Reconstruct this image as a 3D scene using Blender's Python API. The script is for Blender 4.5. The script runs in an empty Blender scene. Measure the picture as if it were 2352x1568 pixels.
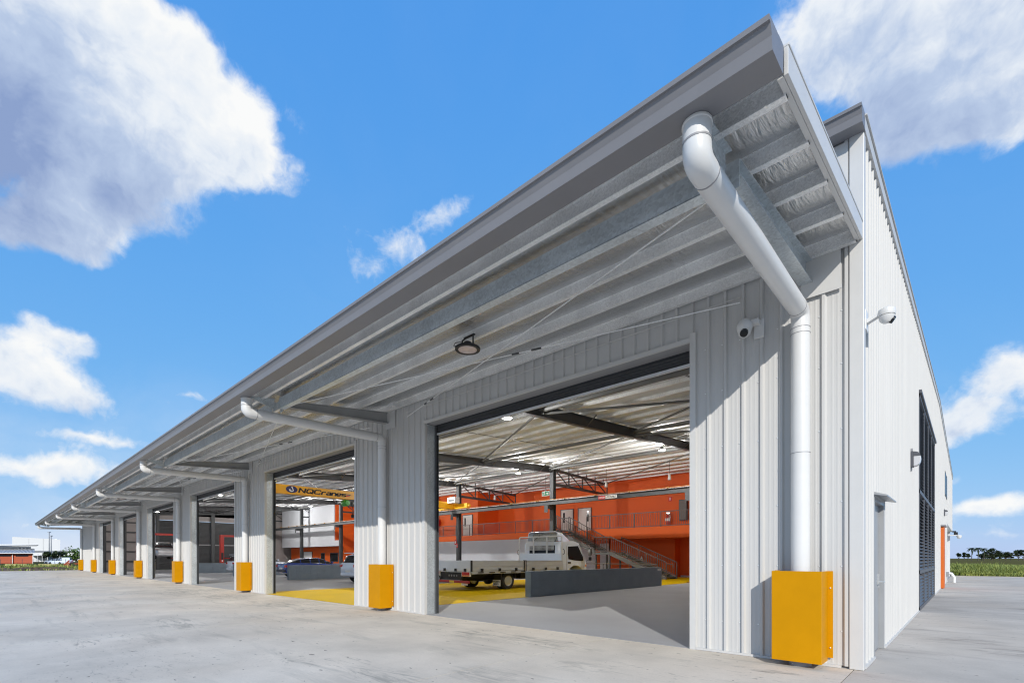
import bpy, math, random
from mathutils import Vector, Matrix, noise as noise_mod

random.seed(11)
SC = bpy.context.scene
COL = SC.collection
R = math.radians

# ------------------------------------------------------------------ camera
YAW = R(42.97)
CAM = Vector((0.964, -7.2, 1.35))
cam_d = bpy.data.cameras.new("camera")
cam = bpy.data.objects.new("camera", cam_d)
COL.objects.link(cam)
cam.location = CAM
cam.rotation_euler = (R(90), 0, YAW)
cam_d.sensor_width = 36
cam_d.lens = 36 * 1128 / 2352
cam_d.shift_y = 0.2113
cam_d.clip_start = 0.05
cam_d.clip_end = 6000
SC.camera = cam
FWD = Vector((-math.sin(YAW), math.cos(YAW), 0))
RGT = Vector((math.cos(YAW), math.sin(YAW), 0))

# ------------------------------------------------------------------ sun, sky, exposure
LIGHT = Vector((-0.93, 1.0, -0.68)).normalized()
SUN_EL = math.asin(-LIGHT.z)
SUN_ROT = math.atan2(-LIGHT.x, -LIGHT.y)
sun_d = bpy.data.lights.new("sun", 'SUN')
sun_d.energy = 2.4
sun_d.angle = R(0.5)
sun_d.color = (1.0, 0.955, 0.88)
sun = bpy.data.objects.new("sun", sun_d)
COL.objects.link(sun)
sun.rotation_euler = LIGHT.to_track_quat('-Z', 'Y').to_euler()
sun.location = (20, -40, 40)
SC.view_settings.view_transform = 'Standard'
SC.view_settings.look = 'None'
SC.view_settings.exposure = 0.62
SC.view_settings.gamma = 1.0
SC.view_settings.use_curve_mapping = False
SC.cycles.use_denoising = True
SC.cycles.filter_width = 1.15
SC.cycles.max_bounces = 10
SC.cycles.diffuse_bounces = 6
SC.cycles.glossy_bounces = 5
SC.cycles.sample_clamp_indirect = 6.0
SKY_STRENGTH = 0.14


def build_world():
    w = bpy.data.worlds.new("World")
    SC.world = w
    w.use_nodes = True
    nt = w.node_tree
    N, L = nt.nodes, nt.links
    bg = N['Background']

    def m(op, a, b=None, clamp=False):
        n = N.new('ShaderNodeMath'); n.operation = op; n.use_clamp = clamp
        for i, x in enumerate((a, b)):
            if x is None: continue
            if isinstance(x, (int, float)): n.inputs[i].default_value = x
            else: L.new(x, n.inputs[i])
        return n.outputs[0]

    def dot(v, c):
        n = N.new('ShaderNodeVectorMath'); n.operation = 'DOT_PRODUCT'
        L.new(v, n.inputs[0]); n.inputs[1].default_value = c
        return n.outputs['Value']

    tc = N.new('ShaderNodeTexCoord')
    d = tc.outputs['Generated']
    sky = N.new('ShaderNodeTexSky'); sky.sky_type = 'NISHITA'; sky.sun_disc = False
    sky.sun_elevation = SUN_EL; sky.sun_rotation = SUN_ROT
    sky.air_density = 1.0; sky.dust_density = 0.25; sky.ozone_density = 3.0
    # polarised, even blue of the photograph: each channel of the sky is compressed
    sp = N.new('ShaderNodeSeparateColor'); L.new(sky.outputs[0], sp.inputs[0])
    hs = N.new('ShaderNodeCombineColor')
    for i, (kk, gg) in enumerate(((.56, .70), (1.46, .34), (3.50, .09))):
        L.new(m('MULTIPLY', m('POWER', m('MAXIMUM', sp.outputs[i], 0.001), gg), kk), hs.inputs[i])

    # warp the direction a little so that the cloud edges fray
    def noise(vec, scale, detail, rough, dist=0.0):
        n = N.new('ShaderNodeTexNoise'); n.inputs['Scale'].default_value = scale
        n.inputs['Detail'].default_value = detail; n.inputs['Roughness'].default_value = rough
        n.inputs['Distortion'].default_value = dist
        L.new(vec, n.inputs['Vector']); return n

    def vadd(v, c):
        n = N.new('ShaderNodeVectorMath'); n.operation = 'ADD'
        L.new(v, n.inputs[0]); n.inputs[1].default_value = c
        return n.outputs[0]
    wn = noise(d, 5.0, 4, 0.6)
    sub = N.new('ShaderNodeVectorMath'); sub.operation = 'SUBTRACT'
    L.new(wn.outputs['Color'], sub.inputs[0]); sub.inputs[1].default_value = (.5, .5, .5)
    scl = N.new('ShaderNodeVectorMath'); scl.operation = 'SCALE'; scl.inputs['Scale'].default_value = 0.10
    L.new(sub.outputs[0], scl.inputs[0])
    dw = N.new('ShaderNodeVectorMath'); dw.operation = 'ADD'
    L.new(d, dw.inputs[0]); L.new(scl.outputs[0], dw.inputs[1])
    dw = dw.outputs[0]

    # cumulus clouds: (bearing and height of the centre as tangents, radii, weight)
    clouds = [
        (-.99, 1.08, .30, .20, 1.2, .25), (-.84, 1.0, .24, .18, 1.2, .32), (-.64, .90, .19, .14, 1.0, .38), (-1.05, .84, .26, .18, 1.3, -.55),
        (-.80, .80, .18, .11, 1.0, -.2), (-.86, .65, .09, .08, .95, .12), (-.97, .62, .10, .06, .6, -.1), (-.54, .84, .06, .10, .6, .3),
        (.66, 1.12, .18, .12, 1.0, .35), (.90, 1.12, .28, .12, 1.1, .25), (.98, 1.0, .24, .10, .8, -.25), (1.02, .91, .20, .10, .8, .15), (.84, .90, .13, .09, .6, .0),
        (-.12, .715, .09, .045, .56, .2), (-.24, .63, .14, .075, .55, .1), (-.32, .56, .10, .04, .42), (-.42, .78, .04, .04, .25),
        (-.97, .35, .18, .065, .85), (-.88, .455, .075, .04, .5), (-1.03, .42, .10, .05, .5),
        (-.67, .315, .06, .025, .55), (-.98, .195, .24, .04, .85, .2), (-.84, .245, .17, .026, .6, .2), (-1.0, .46, .12, .05, .55, .1),
        (.99, .31, .15, .09, .9, .2), (1.04, .40, .09, .06, .7, .3), (.90, .26, .08, .05, .5), (.99, .098, .15, .036, .9), (.91, .15, .05, .025, .5),
        (1.0, .045, .2, .02, .4), (-1.0, .09, .30, .03, .5), (-.86, .05, .2, .03, .4),
        # beside and above the camera the same kind of sky goes on
        (-2.6, 1.1, .5, .3, .9), (3.2, 1.0, .6, .3, .9), (2.2, .5, .3, .15, .8), (-1.9, .4, .3, .12, .8), (0.2, 3.2, .7, .5, .9),
    ]
    back = [(.4, .6, .35, .22, 1.2, .5), (-.7, .9, .45, .3, 1.2, .5), (-.1, .28, .4, .08, .9, .4), (.9, 1.3, .4, .3, 1.1, .5), (1.3, .35, .4, .12, 1.0, .4), (-1.5, .35, .4, .14, 1.0, .4), (0.1, 1.7, .5, .4, 1.2, .5), (-.5, .35, .3, .1, .9, .4)]  # unseen clouds behind the camera, enlarged and thickened to lift the shade
    up = Vector((0, 0, 1))
    lst = [(FWD, RGT, c) for c in clouds] + [(-FWD, -RGT, c) for c in back]
    sumw = suml = None
    for f, r, cl in lst:
        tu, tv, ru, rv, k = cl[:5]
        bias = cl[5] if len(cl) > 5 else .12
        c = f + r * tu + up * tv
        ln = c.length
        c = c.normalized()
        e1 = c.cross(up).normalized()
        e2 = e1.cross(c).normalized()
        s = 1.0 / ln
        ru *= s; rv *= s
        den = m('MAXIMUM', dot(dw, c), 0.05)
        a = m('DIVIDE', m('DIVIDE', dot(dw, e1), den), ru)
        b = m('DIVIDE', m('DIVIDE', dot(dw, e2), den), rv)
        dist = m('SQRT', m('ADD', m('MULTIPLY', a, a), m('MULTIPLY', b, b)))
        wgt = m('MULTIPLY', m('MAXIMUM', m('SUBTRACT', 1.25, dist), 0.0), k)
        lit = m('ADD', m('ADD', m('MULTIPLY', a, 0.22), m('MULTIPLY', b, 0.38)), bias)
        lw = m('MULTIPLY', wgt, lit)
        sumw = wgt if sumw is None else m('ADD', sumw, wgt)
        suml = lw if suml is None else m('ADD', suml, lw)
    litavg = m('DIVIDE', suml, m('MAXIMUM', sumw, 0.02))
    n1 = noise(dw, 4.2, 9, 0.62, 0.1)
    off = vadd(dw, tuple(-LIGHT * 0.035))
    n2 = noise(off, 4.2, 6, 0.60, 0.1)
    fine = noise(dw, 17.0, 8, 0.62, 0.35)
    wsp = noise(d, 2.3, 7, 0.6, 0.6)
    fray = noise(d, 46.0, 6, 0.65, 0.5)
    dens = m('ADD', m('MINIMUM', sumw, 1.3), m('MULTIPLY', m('SUBTRACT', n1.outputs['Fac'], .5), 1.7))
    dens = m('ADD', dens, m('MULTIPLY', m('SUBTRACT', fine.outputs['Fac'], .5), .85))
    dens = m('ADD', dens, m('MULTIPLY', m('SUBTRACT', fray.outputs['Fac'], .5), .38))
    mr = N.new('ShaderNodeMapRange'); mr.interpolation_type = 'SMOOTHSTEP'
    mr.inputs['From Min'].default_value = .36; mr.inputs['From Max'].default_value = .96
    L.new(dens, mr.inputs['Value'])
    gate = m('MULTIPLY', sumw, 4.0, True)
    alpha = m('MULTIPLY', mr.outputs[0], gate)
    # thin veil everywhere, more of it low down
    sepd = N.new('ShaderNodeSeparateXYZ'); L.new(d, sepd.inputs[0])
    low = m('SUBTRACT', 1.0, m('MULTIPLY', m('ABSOLUTE', sepd.outputs['Z']), 3.2), True)
    veil = m('MULTIPLY', m('MULTIPLY', m('MAXIMUM', m('SUBTRACT', wsp.outputs['Fac'], .47), 0.0), 3.2), m('ADD', m('MULTIPLY', low, .75), .03))
    alpha = m('MAXIMUM', alpha, m('MINIMUM', veil, .6))
    shade = m('ADD', m('MULTIPLY', litavg, 0.75), m('MULTIPLY', m('SUBTRACT', n1.outputs['Fac'], n2.outputs['Fac']), 2.2))
    shade = m('ADD', shade, m('MULTIPLY', m('SUBTRACT', 1.05, dens), .30))
    shade = m('ADD', m('ADD', shade, m('MULTIPLY', low, .45)), 0.52, True)
    ramp = N.new('ShaderNodeValToRGB')
    e = ramp.color_ramp.elements
    e[0].position = 0.0; e[0].color = (.27, .37, .62, 1)
    e[1].position = 1.0; e[1].color = (.97, .98, .98, 1)
    x = ramp.color_ramp.elements.new(.45); x.color = (.50, .61, .81, 1)
    x = ramp.color_ramp.elements.new(.72); x.color = (.80, .86, .94, 1)
    L.new(shade, ramp.inputs[0])
    cs = N.new('ShaderNodeVectorMath'); cs.operation = 'SCALE'
    L.new(ramp.outputs[0], cs.inputs[0])
    cs.inputs['Scale'].default_value = 0.64 / SKY_STRENGTH
    mix = N.new('ShaderNodeMix'); mix.data_type = 'RGBA'
    L.new(alpha, mix.inputs['Factor'])
    L.new(hs.outputs[0], mix.inputs[6]); L.new(cs.outputs[0], mix.inputs[7])
    L.new(mix.outputs[2], bg.inputs['Color'])
    bg.inputs['Strength'].default_value = SKY_STRENGTH


build_world()

# ------------------------------------------------------------------ materials
MATS = {}


def mat(name, col, rough=0.5, metal=0.0, vary=0.0, vscale=4.0, bump=0.0, bscale=40.0, stretch=(1, 1, 1), coat=0.0, emit=None, spec=None, col2=None, alpha_glass=False):
    if name in MATS: return MATS[name]
    mt = bpy.data.materials.new(name); mt.use_nodes = True
    nt = mt.node_tree; N, L = nt.nodes, nt.links
    b = N['Principled BSDF']
    b.inputs['Base Color'].default_value = (*col, 1)
    b.inputs['Roughness'].default_value = rough
    b.inputs['Metallic'].default_value = metal
    if spec is not None: b.inputs['Specular IOR Level'].default_value = spec
    if coat: b.inputs['Coat Weight'].default_value = coat; b.inputs['Coat Roughness'].default_value = .05
    if emit:
        b.inputs['Emission Color'].default_value = (*emit[0], 1); b.inputs['Emission Strength'].default_value = emit[1]
    if vary or bump:
        tc = N.new('ShaderNodeTexCoord'); mp = N.new('ShaderNodeMapping'); mp.inputs['Scale'].default_value = stretch
        L.new(tc.outputs['Object'], mp.inputs['Vector'])
    if vary:
        n = N.new('ShaderNodeTexNoise'); n.inputs['Scale'].default_value = vscale; n.inputs['Detail'].default_value = 6; n.inputs['Roughness'].default_value = .6
        L.new(mp.outputs[0], n.inputs['Vector'])
        rp = N.new('ShaderNodeValToRGB'); e = rp.color_ramp.elements
        c2 = col2 or tuple(c * (1 - vary) for c in col)
        e[0].position = .3; e[0].color = (*c2, 1)
        e[1].position = .7; e[1].color = (*[min(1, c * (1 + vary * .4)) for c in col], 1)
        L.new(n.outputs['Fac'], rp.inputs[0]); L.new(rp.outputs[0], b.inputs['Base Color'])
        r2 = N.new('ShaderNodeMapRange'); r2.inputs['To Min'].default_value = max(0, rough - .06); r2.inputs['To Max'].default_value = min(1, rough + .08)
        L.new(n.outputs['Fac'], r2.inputs['Value']); L.new(r2.outputs[0], b.inputs['Roughness'])
    if bump:
        n2 = N.new('ShaderNodeTexNoise'); n2.inputs['Scale'].default_value = bscale; n2.inputs['Detail'].default_value = 5
        L.new(mp.outputs[0], n2.inputs['Vector'])
        bp = N.new('ShaderNodeBump'); bp.inputs['Strength'].default_value = bump; bp.inputs['Distance'].default_value = .02
        L.new(n2.outputs['Fac'], bp.inputs['Height']); L.new(bp.outputs[0], b.inputs['Normal'])
    MATS[name] = mt
    return mt


def mat_galv(name, base, scale=45, metal=.7, rough=.45):
    mt = bpy.data.materials.new(name); mt.use_nodes = True
    nt = mt.node_tree; N, L = nt.nodes, nt.links
    b = N['Principled BSDF']; b.inputs['Metallic'].default_value = metal
    tc = N.new('ShaderNodeTexCoord')
    v = N.new('ShaderNodeTexVoronoi'); v.inputs['Scale'].default_value = scale
    L.new(tc.outputs['Object'], v.inputs['Vector'])
    sp = N.new('ShaderNodeSeparateColor'); L.new(v.outputs['Color'], sp.inputs[0])
    n = N.new('ShaderNodeTexNoise'); n.inputs['Scale'].default_value = 2.2; n.inputs['Detail'].default_value = 5
    L.new(tc.outputs['Object'], n.inputs['Vector'])
    ad = N.new('ShaderNodeMath'); ad.operation = 'MULTIPLY_ADD'; L.new(sp.outputs[0], ad.inputs[0]); ad.inputs[1].default_value = .45; L.new(n.outputs['Fac'], ad.inputs[2])
    rp = N.new('ShaderNodeValToRGB'); e = rp.color_ramp.elements
    e[0].position = .3; e[0].color = (*[c * .80 for c in base], 1); e[1].position = 1.0; e[1].color = (*[min(1, c * 1.18) for c in base], 1)
    L.new(ad.outputs[0], rp.inputs[0]); L.new(rp.outputs[0], b.inputs['Base Color'])
    r2 = N.new('ShaderNodeMapRange'); r2.inputs['To Min'].default_value = rough - .12; r2.inputs['To Max'].default_value = rough + .12
    L.new(sp.outputs[1], r2.inputs['Value']); L.new(r2.outputs[0], b.inputs['Roughness'])
    MATS[name] = mt
    return mt


def mat_foil(name, base, rough, metal=1.0, bump=.5):
    mt = bpy.data.materials.new(name); mt.use_nodes = True
    nt = mt.node_tree; N, L = nt.nodes, nt.links
    b = N['Principled BSDF']; b.inputs['Metallic'].default_value = metal
    b.inputs['Roughness'].default_value = rough; b.inputs['Base Color'].default_value = (*base, 1)
    tc = N.new('ShaderNodeTexCoord')
    mp = N.new('ShaderNodeMapping'); mp.inputs['Scale'].default_value = (13, 1.6, 1.0)
    L.new(tc.outputs['Object'], mp.inputs['Vector'])
    n = N.new('ShaderNodeTexNoise'); n.inputs['Scale'].default_value = 1.6; n.inputs['Detail'].default_value = 6; n.inputs['Roughness'].default_value = .62; n.inputs['Distortion'].default_value = .4
    L.new(mp.outputs[0], n.inputs['Vector'])
    n3 = N.new('ShaderNodeTexNoise'); n3.inputs['Scale'].default_value = .8; n3.inputs['Detail'].default_value = 3
    L.new(tc.outputs['Object'], n3.inputs['Vector'])
    ad = N.new('ShaderNodeMath'); ad.operation = 'MULTIPLY_ADD'; L.new(n3.outputs['Fac'], ad.inputs[0]); ad.inputs[1].default_value = 1.6; L.new(n.outputs['Fac'], ad.inputs[2])
    bp = N.new('ShaderNodeBump'); bp.inputs['Strength'].default_value = bump; bp.inputs['Distance'].default_value = .03
    L.new(ad.outputs[0], bp.inputs['Height']); L.new(bp.outputs[0], b.inputs['Normal'])
    MATS[name] = mt
    return mt


def mat_concrete(name, base, dark, marks=True):
    mt = bpy.data.materials.new(name); mt.use_nodes = True
    nt = mt.node_tree; N, L = nt.nodes, nt.links
    b = N['Principled BSDF']; b.inputs['Roughness'].default_value = .85; b.inputs['Specular IOR Level'].default_value = .04
    tc = N.new('ShaderNodeNewGeometry')
    P = tc.outputs['Position']

    def noise(scale, detail, rough, stretch=(1, 1, 1), dist=0, rot=0):
        mp = N.new('ShaderNodeMapping'); mp.inputs['Scale'].default_value = stretch; mp.inputs['Rotation'].default_value = (0, 0, rot)
        L.new(P, mp.inputs['Vector'])
        n = N.new('ShaderNodeTexNoise'); n.inputs['Scale'].default_value = scale; n.inputs['Detail'].default_value = detail
        n.inputs['Roughness'].default_value = rough; n.inputs['Distortion'].default_value = dist
        L.new(mp.outputs[0], n.inputs['Vector']); return n.outputs['Fac']

    def ramp(v, p0, p1, c0=(0, 0, 0, 1), c1=(1, 1, 1, 1)):
        r = N.new('ShaderNodeValToRGB'); e = r.color_ramp.elements
        e[0].position = p0; e[0].color = c0; e[1].position = p1; e[1].color = c1
        L.new(v, r.inputs[0]); return r.outputs[0]

    def mix(fac, a, bb, mode='MIX'):
        n = N.new('ShaderNodeMix'); n.data_type = 'RGBA'; n.blend_type = mode
        if isinstance(fac, (int, float)): n.inputs['Factor'].default_value = fac
        else: L.new(fac, n.inputs['Factor'])
        for i, x in ((6, a), (7, bb)):
            if isinstance(x, tuple): n.inputs[i].default_value = x
            else: L.new(x, n.inputs[i])
        return n.outputs[2]

    def mul(a, bb):
        n = N.new('ShaderNodeMath'); n.operation = 'MULTIPLY'
        L.new(a, n.inputs[0])
        if isinstance(bb, (int, float)): n.inputs[1].default_value = bb
        else: L.new(bb, n.inputs[1])
        return n.outputs[0]
    c = ramp(noise(.55, 8, .62), .32, .68, (*[x * .80 for x in base], 1), (*[min(1, x * 1.1) for x in base], 1))
    warm = ramp(noise(.23, 4, .5), .45, .7)
    c = mix(mul(warm, .35), c, (base[0] * 1.08, base[1] * .97, base[2] * .86, 1))
    grain = ramp(noise(38, 4, .7), .3, .75, (.93, .93, .93, 1), (1.05, 1.05, 1.05, 1))
    c = mix(1.0, c, grain, 'MULTIPLY')
    if marks:
        # broom streaks, scuffs and tyre marks
        st = ramp(noise(.9, 7, .6, (.35, 2.2, 1), .6, .5), .56, .72)
        c = mix(mul(st, .36), c, (*dark, 1))
        sc = mul(ramp(noise(5.5, 6, .68, (1, 2.4, 1), 1.2), .58, .68), ramp(noise(.42, 3, .5), .50, .62))
        c = mix(mul(sc, .48), c, (*[x * .55 for x in dark], 1))
        ty = mul(ramp(noise(1.5, 8, .75, (.6, 3.0, 1), 2.0, -.35), .57, .68), ramp(noise(.3, 2, .5, (1, 1, 1), 0, 1), .50, .60))
        c = mix(mul(ty, .6), c, (*[x * .5 for x in dark], 1))
        fleck = ramp(noise(7.0, 2, .5, (1, 1.6, 1), .4), .715, .73)
        c = mix(mul(fleck, .7), c, (.06, .055, .05, 1))
        # scuffed patches where vehicles turn in front of the doorways
        tot = None
        for px, py, rx_, ry_ in ((435, 1357, 2.6, 1.3), (520, 1368, 2.0, 1.0), (640, 1386, 2.2, 1.0), (715, 1400, 1.0, .6), (1110, 1457, 1.5, .6), (1240, 1475, 1.3, .5), (875, 1550, .9, .45), (1115, 1548, .7, .4), (2220, 1470, .6, .5), (2320, 1497, .6, .5), (400, 1430, 1.5, .6), (1330, 1530, .5, .35)):
            dpt = 1522.8 / (py - 1281); c0 = CAM + FWD * dpt + RGT * ((px - 1176) / 1128 * dpt)
            mp = N.new('ShaderNodeVectorMath'); mp.operation = 'SUBTRACT'; L.new(P, mp.inputs[0]); mp.inputs[1].default_value = (c0.x, c0.y, 0)
            sc_ = N.new('ShaderNodeVectorMath'); sc_.operation = 'MULTIPLY'; L.new(mp.outputs[0], sc_.inputs[0]); sc_.inputs[1].default_value = (1 / rx_, 1 / ry_, 0)
            ln = N.new('ShaderNodeVectorMath'); ln.operation = 'LENGTH'; L.new(sc_.outputs[0], ln.inputs[0])
            inv = N.new('ShaderNodeMath'); inv.operation = 'SUBTRACT'; inv.use_clamp = True; inv.inputs[0].default_value = 1.0; L.new(ln.outputs['Value'], inv.inputs[1])
            if tot is None: tot = inv.outputs[0]
            else:
                ad = N.new('ShaderNodeMath'); ad.operation = 'ADD'; L.new(tot, ad.inputs[0]); L.new(inv.outputs[0], ad.inputs[1]); tot = ad.outputs[0]
        smear = ramp(noise(2.6, 8, .72, (.55, 2.6, 1), 1.0, .12), .46, .62)
        c = mix(mul(mul(ramp(tot, .0, .55), smear), .50), c, (*[x * .8 for x in dark], 1))
        pale = ramp(noise(.8, 5, .6, (.5, 1.6, 1), .8, .9), .6, .75)
        c = mix(mul(pale, .35), c, (*[min(1, x * 1.22) for x in base], 1))
    L.new(c, b.inputs['Base Color'])
    bp = N.new('ShaderNodeBump'); bp.inputs['Strength'].default_value = .12; bp.inputs['Distance'].default_value = .01
    L.new(noise(60, 5, .7), bp.inputs['Height']); L.new(bp.outputs[0], b.inputs['Normal'])
    MATS[name] = mt
    return mt


def mat_leaf(name, c0, c1, scale=.8):
    mt = bpy.data.materials.new(name); mt.use_nodes = True
    nt = mt.node_tree; N, L = nt.nodes, nt.links
    b = N['Principled BSDF']; b.inputs['Roughness'].default_value = .7
    b.inputs['Specular IOR Level'].default_value = .2
    g = N.new('ShaderNodeNewGeometry')
    n = N.new('ShaderNodeTexNoise'); n.inputs['Scale'].default_value = scale; n.inputs['Detail'].default_value = 5
    L.new(g.outputs['Position'], n.inputs['Vector'])
    ad = N.new('ShaderNodeMath'); ad.operation = 'MULTIPLY_ADD'; L.new(g.outputs['Random Per Island'], ad.inputs[0]); ad.inputs[1].default_value = .4; L.new(n.outputs['Fac'], ad.inputs[2])
    r = N.new('ShaderNodeValToRGB'); e = r.color_ramp.elements
    e[0].position = .4; e[0].color = (*c0, 1); e[1].position = 1.0; e[1].color = (*c1, 1)
    L.new(ad.outputs[0], r.inputs[0]); L.new(r.outputs[0], b.inputs['Base Color'])
    MATS[name] = mt
    return mt


WHITE = mat("white_cladding_paint", (.57, .565, .55), .48, spec=.2, vary=.05, vscale=1.4, stretch=(1, 1, .25), bump=.03, bscale=9)
TRIM = mat("white_trim_paint", (.60, .595, .58), .4, vary=.04, vscale=3)
PVC = mat("white_pipe_plastic", (.68, .68, .67), .34, vary=.03, vscale=3)
GUT = mat("grey_gutter_paint", (.215, .212, .222), .42, vary=.08, vscale=2)
STEEL = mat("dark_grey_steel_paint", (.075, .08, .085), .5, vary=.15, vscale=3)
STEELM = mat("mid_grey_steel_paint", (.15, .155, .155), .5, vary=.12, vscale=3)
ROOFM = mat("grey_roof_sheet", (.35, .36, .37), .45, vary=.08)
GALV = mat_galv("galvanised_steel", (.78, .785, .78), 85, .45, .45)
GALVB = mat_galv("blue_grey_galvanised_steel", (.60, .645, .67), 40, .55, .42)
FOIL = mat_foil("silver_foil_insulation", (.68, .68, .68), .2, 1.0, .8)
FOILI = mat_foil("pale_foil_insulation", (.84, .86, .88), .7, .0, .25)
YEL = mat("yellow_guard_paint", (.58, .262, .0), .45, spec=.12, vary=.10, vscale=2, bump=.02)
CRANEY = mat("yellow_crane_paint", (.92, .45, .008), .35, vary=.05)
ORA = mat("orange_wall_paint", (.78, .120, .008), .6, vary=.06, vscale=.5)
ORAD = mat("orange_door_paint", (.68, .15, .02), .45, vary=.05)
PALE = mat("pale_grey_wall_paint", (.72, .74, .78), .6, vary=.05, vscale=.6)
DOORW = mat("white_door_paint", (.66, .65, .62), .45, vary=.05)
DOORG = mat("grey_door_paint", (.34, .35, .36), .35, vary=.05)
BLOCK = mat("blue_grey_block_paint", (.20, .25, .295), .55, vary=.12, vscale=2, bump=.1, bscale=60)
FLOORG = mat("grey_epoxy_floor", (.35, .355, .37), .6, spec=.06, vary=.10, vscale=.5, bump=.01, bscale=8)
FLOORY = mat("yellow_epoxy_floor", (.64, .42, .004), .6, spec=.05, vary=.10, vscale=.6, bump=.01, bscale=8)
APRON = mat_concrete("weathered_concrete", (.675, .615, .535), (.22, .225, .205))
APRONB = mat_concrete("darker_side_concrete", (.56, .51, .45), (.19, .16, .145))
GAP = mat("dark_joint_bed", (.05, .048, .045), .9)
KERB = mat_concrete("kerb_concrete", (.40, .38, .35), (.2, .19, .18), False)
BLACK = mat("black_plastic", (.02, .02, .021), .45, vary=.2)
RUB = mat("black_rubber", (.022, .022, .022), .75, vary=.2, vscale=8)
CHROME = mat("polished_metal", (.78, .78, .76), .22, .7)
ALU = mat("aluminium_board", (.64, .68, .73), .4, .25, vary=.08, vscale=1.5, stretch=(1, 1, 8))
ALUW = mat("bright_aluminium_panel", (.78, .80, .82), .3, .55, vary=.05)
CARW = mat("white_car_paint", (.73, .80, .91), .25, coat=.6)
CARB = mat("dark_blue_car_paint", (.02, .05, .24), .2, coat=1.0)
CARS = mat("silver_car_paint", (.5, .5, .52), .3, .4, coat=.6)
GLASS = mat("dark_tinted_glass", (.02, .022, .025), .12, spec=.2)
GLASSL = mat("frosted_lens", (.60, .60, .61), .2, vary=.05)
REDP = mat("red_lift_paint", (.50, .03, .02), .4, vary=.1)
REDL = mat("red_tail_lens", (.55, .03, .02), .2)
AMBL = mat("amber_lens", (.8, .25, .02), .2)
REFR = mat("red_reflective_bar", (.42, .035, .04), .4, vary=.1)
PLATE = mat("white_plate", (.8, .8, .78), .4)
PLATEY = mat("yellow_plate", (.80, .65, .05), .4)
INKB = mat("black_ink", (.01, .01, .012), .5)
INKN = mat("navy_ink", (.012, .02, .12), .5)
INKR = mat("red_ink", (.6, .02, .02), .5)
INKG = mat("green_sign_paint", (.01, .20, .09), .5)
RAFT = mat("light_grey_steel_paint", (.34, .345, .345), .5, vary=.12, vscale=3)
GREENP = mat("green_hoist_paint", (.06, .42, .05), .35)
LAMPL = mat("lit_lamp_lens", (.9, .9, .9), .3, emit=((1, .97, .90), 9.0))
LENSF = mat("unlit_lamp_glass", (.60, .50, .47), .15, vary=.15, vscale=12)
WAIN = mat("pinkish_wall_insulation", (.42, .38, .37), .6, vary=.12, vscale=1.2)
SHUT = mat("charcoal_roller_shutter", (.06, .062, .066), .5, vary=.15)
LOUV = mat("charcoal_louvre_paint", (.095, .098, .11), .45, vary=.1)
TREAD = mat("dark_stair_tread", (.05, .045, .045), .6, vary=.2)
NOSE = mat("yellow_stair_nosing", (.55, .38, .08), .5)
RAILM = mat("grey_handrail_paint", (.14, .125, .12), .5, vary=.1)
BRICK = mat("orange_brick_wall", (.44, .10, .045), .75, vary=.15, vscale=6)
SOIL = mat("bare_soil", (.12, .085, .06), .95, vary=.45, vscale=1.2, bump=.6, bscale=3)
GRASSG = mat("grass_ground", (.115, .12, .04), 1.0, spec=.0, vary=.35, vscale=.12, col2=(.12, .085, .04))
BLADE = mat_leaf("grass_blade", (.09, .135, .02), (.42, .45, .13), .6)
LEAF = mat_leaf("dark_leaf", (.010, .018, .008), (.045, .065, .022), .4)
LEAFB = mat_leaf("bright_leaf", (.04, .09, .015), (.14, .22, .04), .5)
BARK = mat("bark", (.10, .085, .07), .9, vary=.2)
FARW = mat("far_white_cladding", (.66, .67, .68), .6, vary=.04)
FARG = mat("far_grey_roof", (.33, .34, .36), .6, vary=.15, vscale=.6)
YKERB = mat("yellow_edge_strip", (.62, .55, .22), .8)
SLEEVE = mat("grey_plastic_trim", (.30, .30, .31), .5)


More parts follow.
